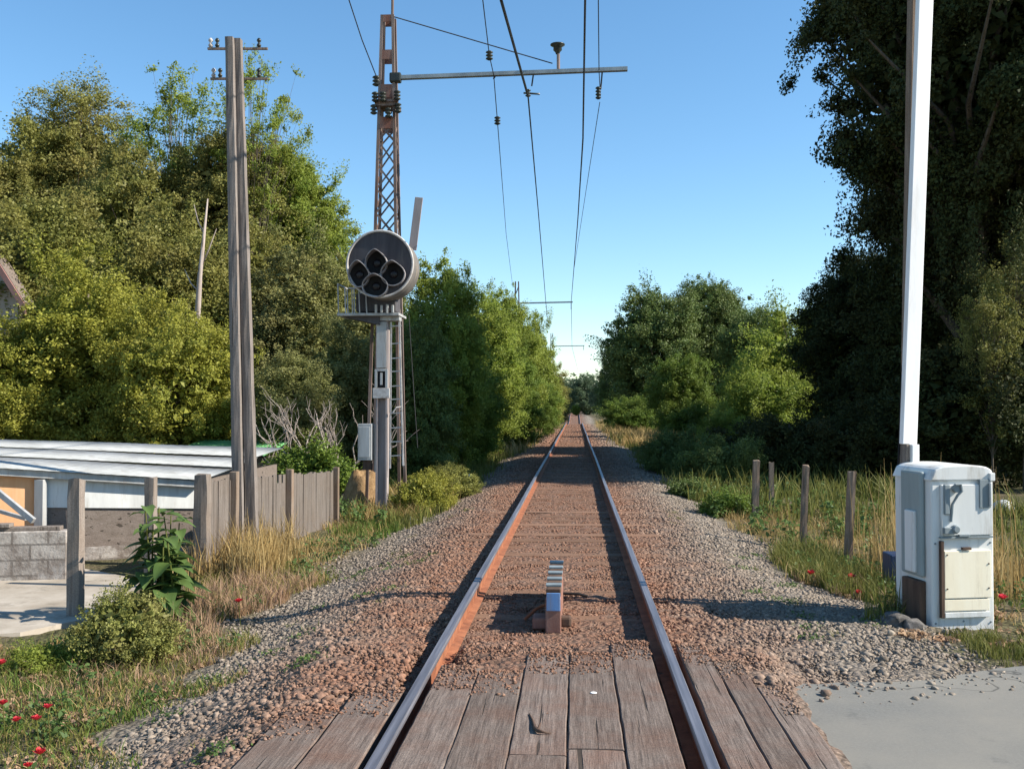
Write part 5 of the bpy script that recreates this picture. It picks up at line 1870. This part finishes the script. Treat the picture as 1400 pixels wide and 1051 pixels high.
grass('verge_grass', 'green_grass', [
    patch(9000, 2.75, 3.7, 8.9, 14.5, 0.10, 0.40, 0.005, 0.6, 0.08, rm),
    patch(3800, 3.0, 7.5, 9.3, 19, 0.05, 0.24, 0.006, 0.7, 0.16, rm),
    patch(2600, 4.4, 8.5, 12, 20, 0.2, 0.55, 0.007, 0.5, 0.16, rm),
    patch(5000, 3.25, 4.5, 7.45, 8.4, 0.05, 0.17, 0.004, 0.6, 0.05),
    patch(4500, -4.2, -2.6, 17.5, 26, 0.12, 0.5, 0.008, 0.6, 0.12),
    patch(4500, -4.4, -2.9, 9.5, 13, 0.06, 0.25, 0.005, 0.7, 0.08, lm2),
    patch(15000, -6.5, -2.3, 4.9, 9.2, 0.04, 0.18, 0.004, 0.9, 0.13, lm2),
    patch(700, -2.6, -1.6, 5, 20, 0.03, 0.10, 0.004, 0.9, 0.05),
    patch(500, 1.6, 2.8, 7.6, 20, 0.03, 0.10, 0.004, 0.9, 0.05),
    patch(9000, 2.5, 9, 18, 40, 0.2, 0.8, 0.014, 0.6, 0.2),
    patch(9000, -8.5, -2.5, 24, 45, 0.2, 0.7, 0.014, 0.6, 0.2),
    patch(8000, -5.5, -2.4, 40, 105, 0.3, 0.8, 0.022, 0.6, 0.3),
    patch(8000, 2.6, 8, 42, 105, 0.3, 0.8, 0.022, 0.6, 0.3),
])
grass('lawn_grass', 'lawn', [
    patch(11000, -5.5, -2.2, 4.7, 7.8, 0.03, 0.14, 0.004, 0.9, 0.12, lm),
    patch(3200, -4.0, -3.0, 16.5, 19.5, 0.08, 0.25, 0.007, 0.6, 0.1),
    patch(9000, 5, 22, 9, 24, 0.06, 0.25, 0.012, 0.6, 0.2),
])


def weed_patch(n_, x0, x1, y0, y1, h, sz, mask):
    k_ = max(4, n_ // 60)
    cx_ = RNG.uniform(x0, x1, k_); cy_ = RNG.uniform(y0, y1, k_)
    ix = RNG.integers(0, k_, n_)
    x = cx_[ix] + RNG.normal(0, 0.07, n_); y = cy_[ix] + RNG.normal(0, 0.07, n_)
    ok = mask(x, y)
    x, y = x[ok], y[ok]
    P = np.stack([x, y, hz(x, y) + h * RNG.uniform(0.05, 1, len(x)) ** 1.5], 1)
    L_ = sz * RNG.uniform(0.5, 1.4, len(x))
    vv, ff = leaf_quads(P, L_, L_ * 0.62, np.array([0, 0, 1.1]))
    return vv, ff, RNG.uniform(0, 1, len(x))


grass('low_weeds', 'broad', [
    weed_patch(3000, -6, -2.5, 5.0, 9.0, 0.14, 0.045, lm2),
    weed_patch(2500, -4.3, -2.9, 9, 16, 0.14, 0.05, lm),
    weed_patch(2600, 2.9, 5.0, 9.1, 15, 0.22, 0.05, rm),
    weed_patch(1200, -2.7, -1.7, 5, 13, 0.04, 0.028, lambda x, y: x < 9),
    weed_patch(900, 1.7, 3.0, 7.4, 14, 0.04, 0.028, lambda x, y: x < 9),
    weed_patch(6000, 2.7, 6.0, 15, 30, 0.35, 0.08, rm),
    weed_patch(6000, -6.0, -2.7, 17, 34, 0.35, 0.08, lm),
])
grass('dead_litter', 'pink_grass', [
    weed_patch(5000, -6, -2.2, 4.8, 9.5, 0.03, 0.05, lm2),
    weed_patch(3000, 2.8, 5, 8.0, 13, 0.04, 0.05, rm),
])


# ------------------------------------------------------------------ poppies
def poppy(px, py, d, label, s=1.0, grp='red flowers in the verge grass'):
    p = W(px, py, d)
    g_ = hz1(p.x, p.y)
    if p.z < g_ + 0.06: p.z = g_ + 0.06
    o = thing('red_flower', label, 'flower', (p.x, p.y, g_), grp)
    m = MB()
    m.tube([(p.x + 0.02, p.y + 0.02, g_ - 0.03), (p.x + 0.012, p.y, (p.z + g_) / 2), (p.x, p.y, p.z)], [0.004, 0.0035, 0.003], 5)
    m.build('stem', M['green_grass'], o)
    m = MB()
    for ring, (rr_, tl) in enumerate(((0.036, 0.8), (0.032, 1.5), (0.022, 2.6))):
        for k_ in range(6):
            a_ = 2 * math.pi * (k_ + ring * 0.5) / 6 + random.uniform(-0.2, 0.2)
            d_ = Vector((math.cos(a_), math.sin(a_), tl)).normalized()
            sd_ = Vector((-math.sin(a_), math.cos(a_), 0))
            r2 = rr_ * s * random.uniform(0.85, 1.2)
            c_ = p + Vector((0, 0, 0.004 * ring))
            m.add([c_, c_ + d_ * r2 * 0.6 + sd_ * r2 * 0.45, c_ + d_ * r2 + sd_ * r2 * 0.22 + Vector((0, 0, -0.004)), c_ + d_ * r2 - sd_ * r2 * 0.22, c_ + d_ * r2 * 0.6 - sd_ * r2 * 0.45], [(0, 1, 2, 3, 4)])
    m.build('petals', M['poppy'], o, recalc=False)


poppy(4, 963, 6.25, 'red flower cut by the left edge, highest of the near cluster', 1.0)
poppy(22, 986, 6.15, 'pinkish red flower low at the left edge of the near cluster', 0.95)
poppy(50, 984, 6.2, 'full red flower in the middle of the near left cluster', 1.05)
poppy(65, 968, 6.3, 'red flower rightmost of the near left cluster', 1.0)
poppy(55, 1031, 5.6, 'largest red flower, lowest near the bottom left corner', 1.25)
poppy(38, 1048, 5.5, 'half hidden red flower on the bottom edge at left', 0.8)
poppy(326, 823, 10.0, 'single red flower in dry grass left of the ballast shoulder', 1.3)
poppy(2, 908, 7.6, 'dull red flower at the left edge by the weed clump', 1.2)
poppy(1108, 785, 11.2, 'red flower leftmost under the right hand posts', 1.6)
poppy(1164, 790, 10.9, 'red flower below the thick post in the right hand grass', 1.6)
poppy(1174, 812, 10.2, 'pale red flower low in the grass left of the cabinet', 1.3)
poppy(1371, 819, 9.2, 'red flower at the right edge beside the cabinet', 1.5)
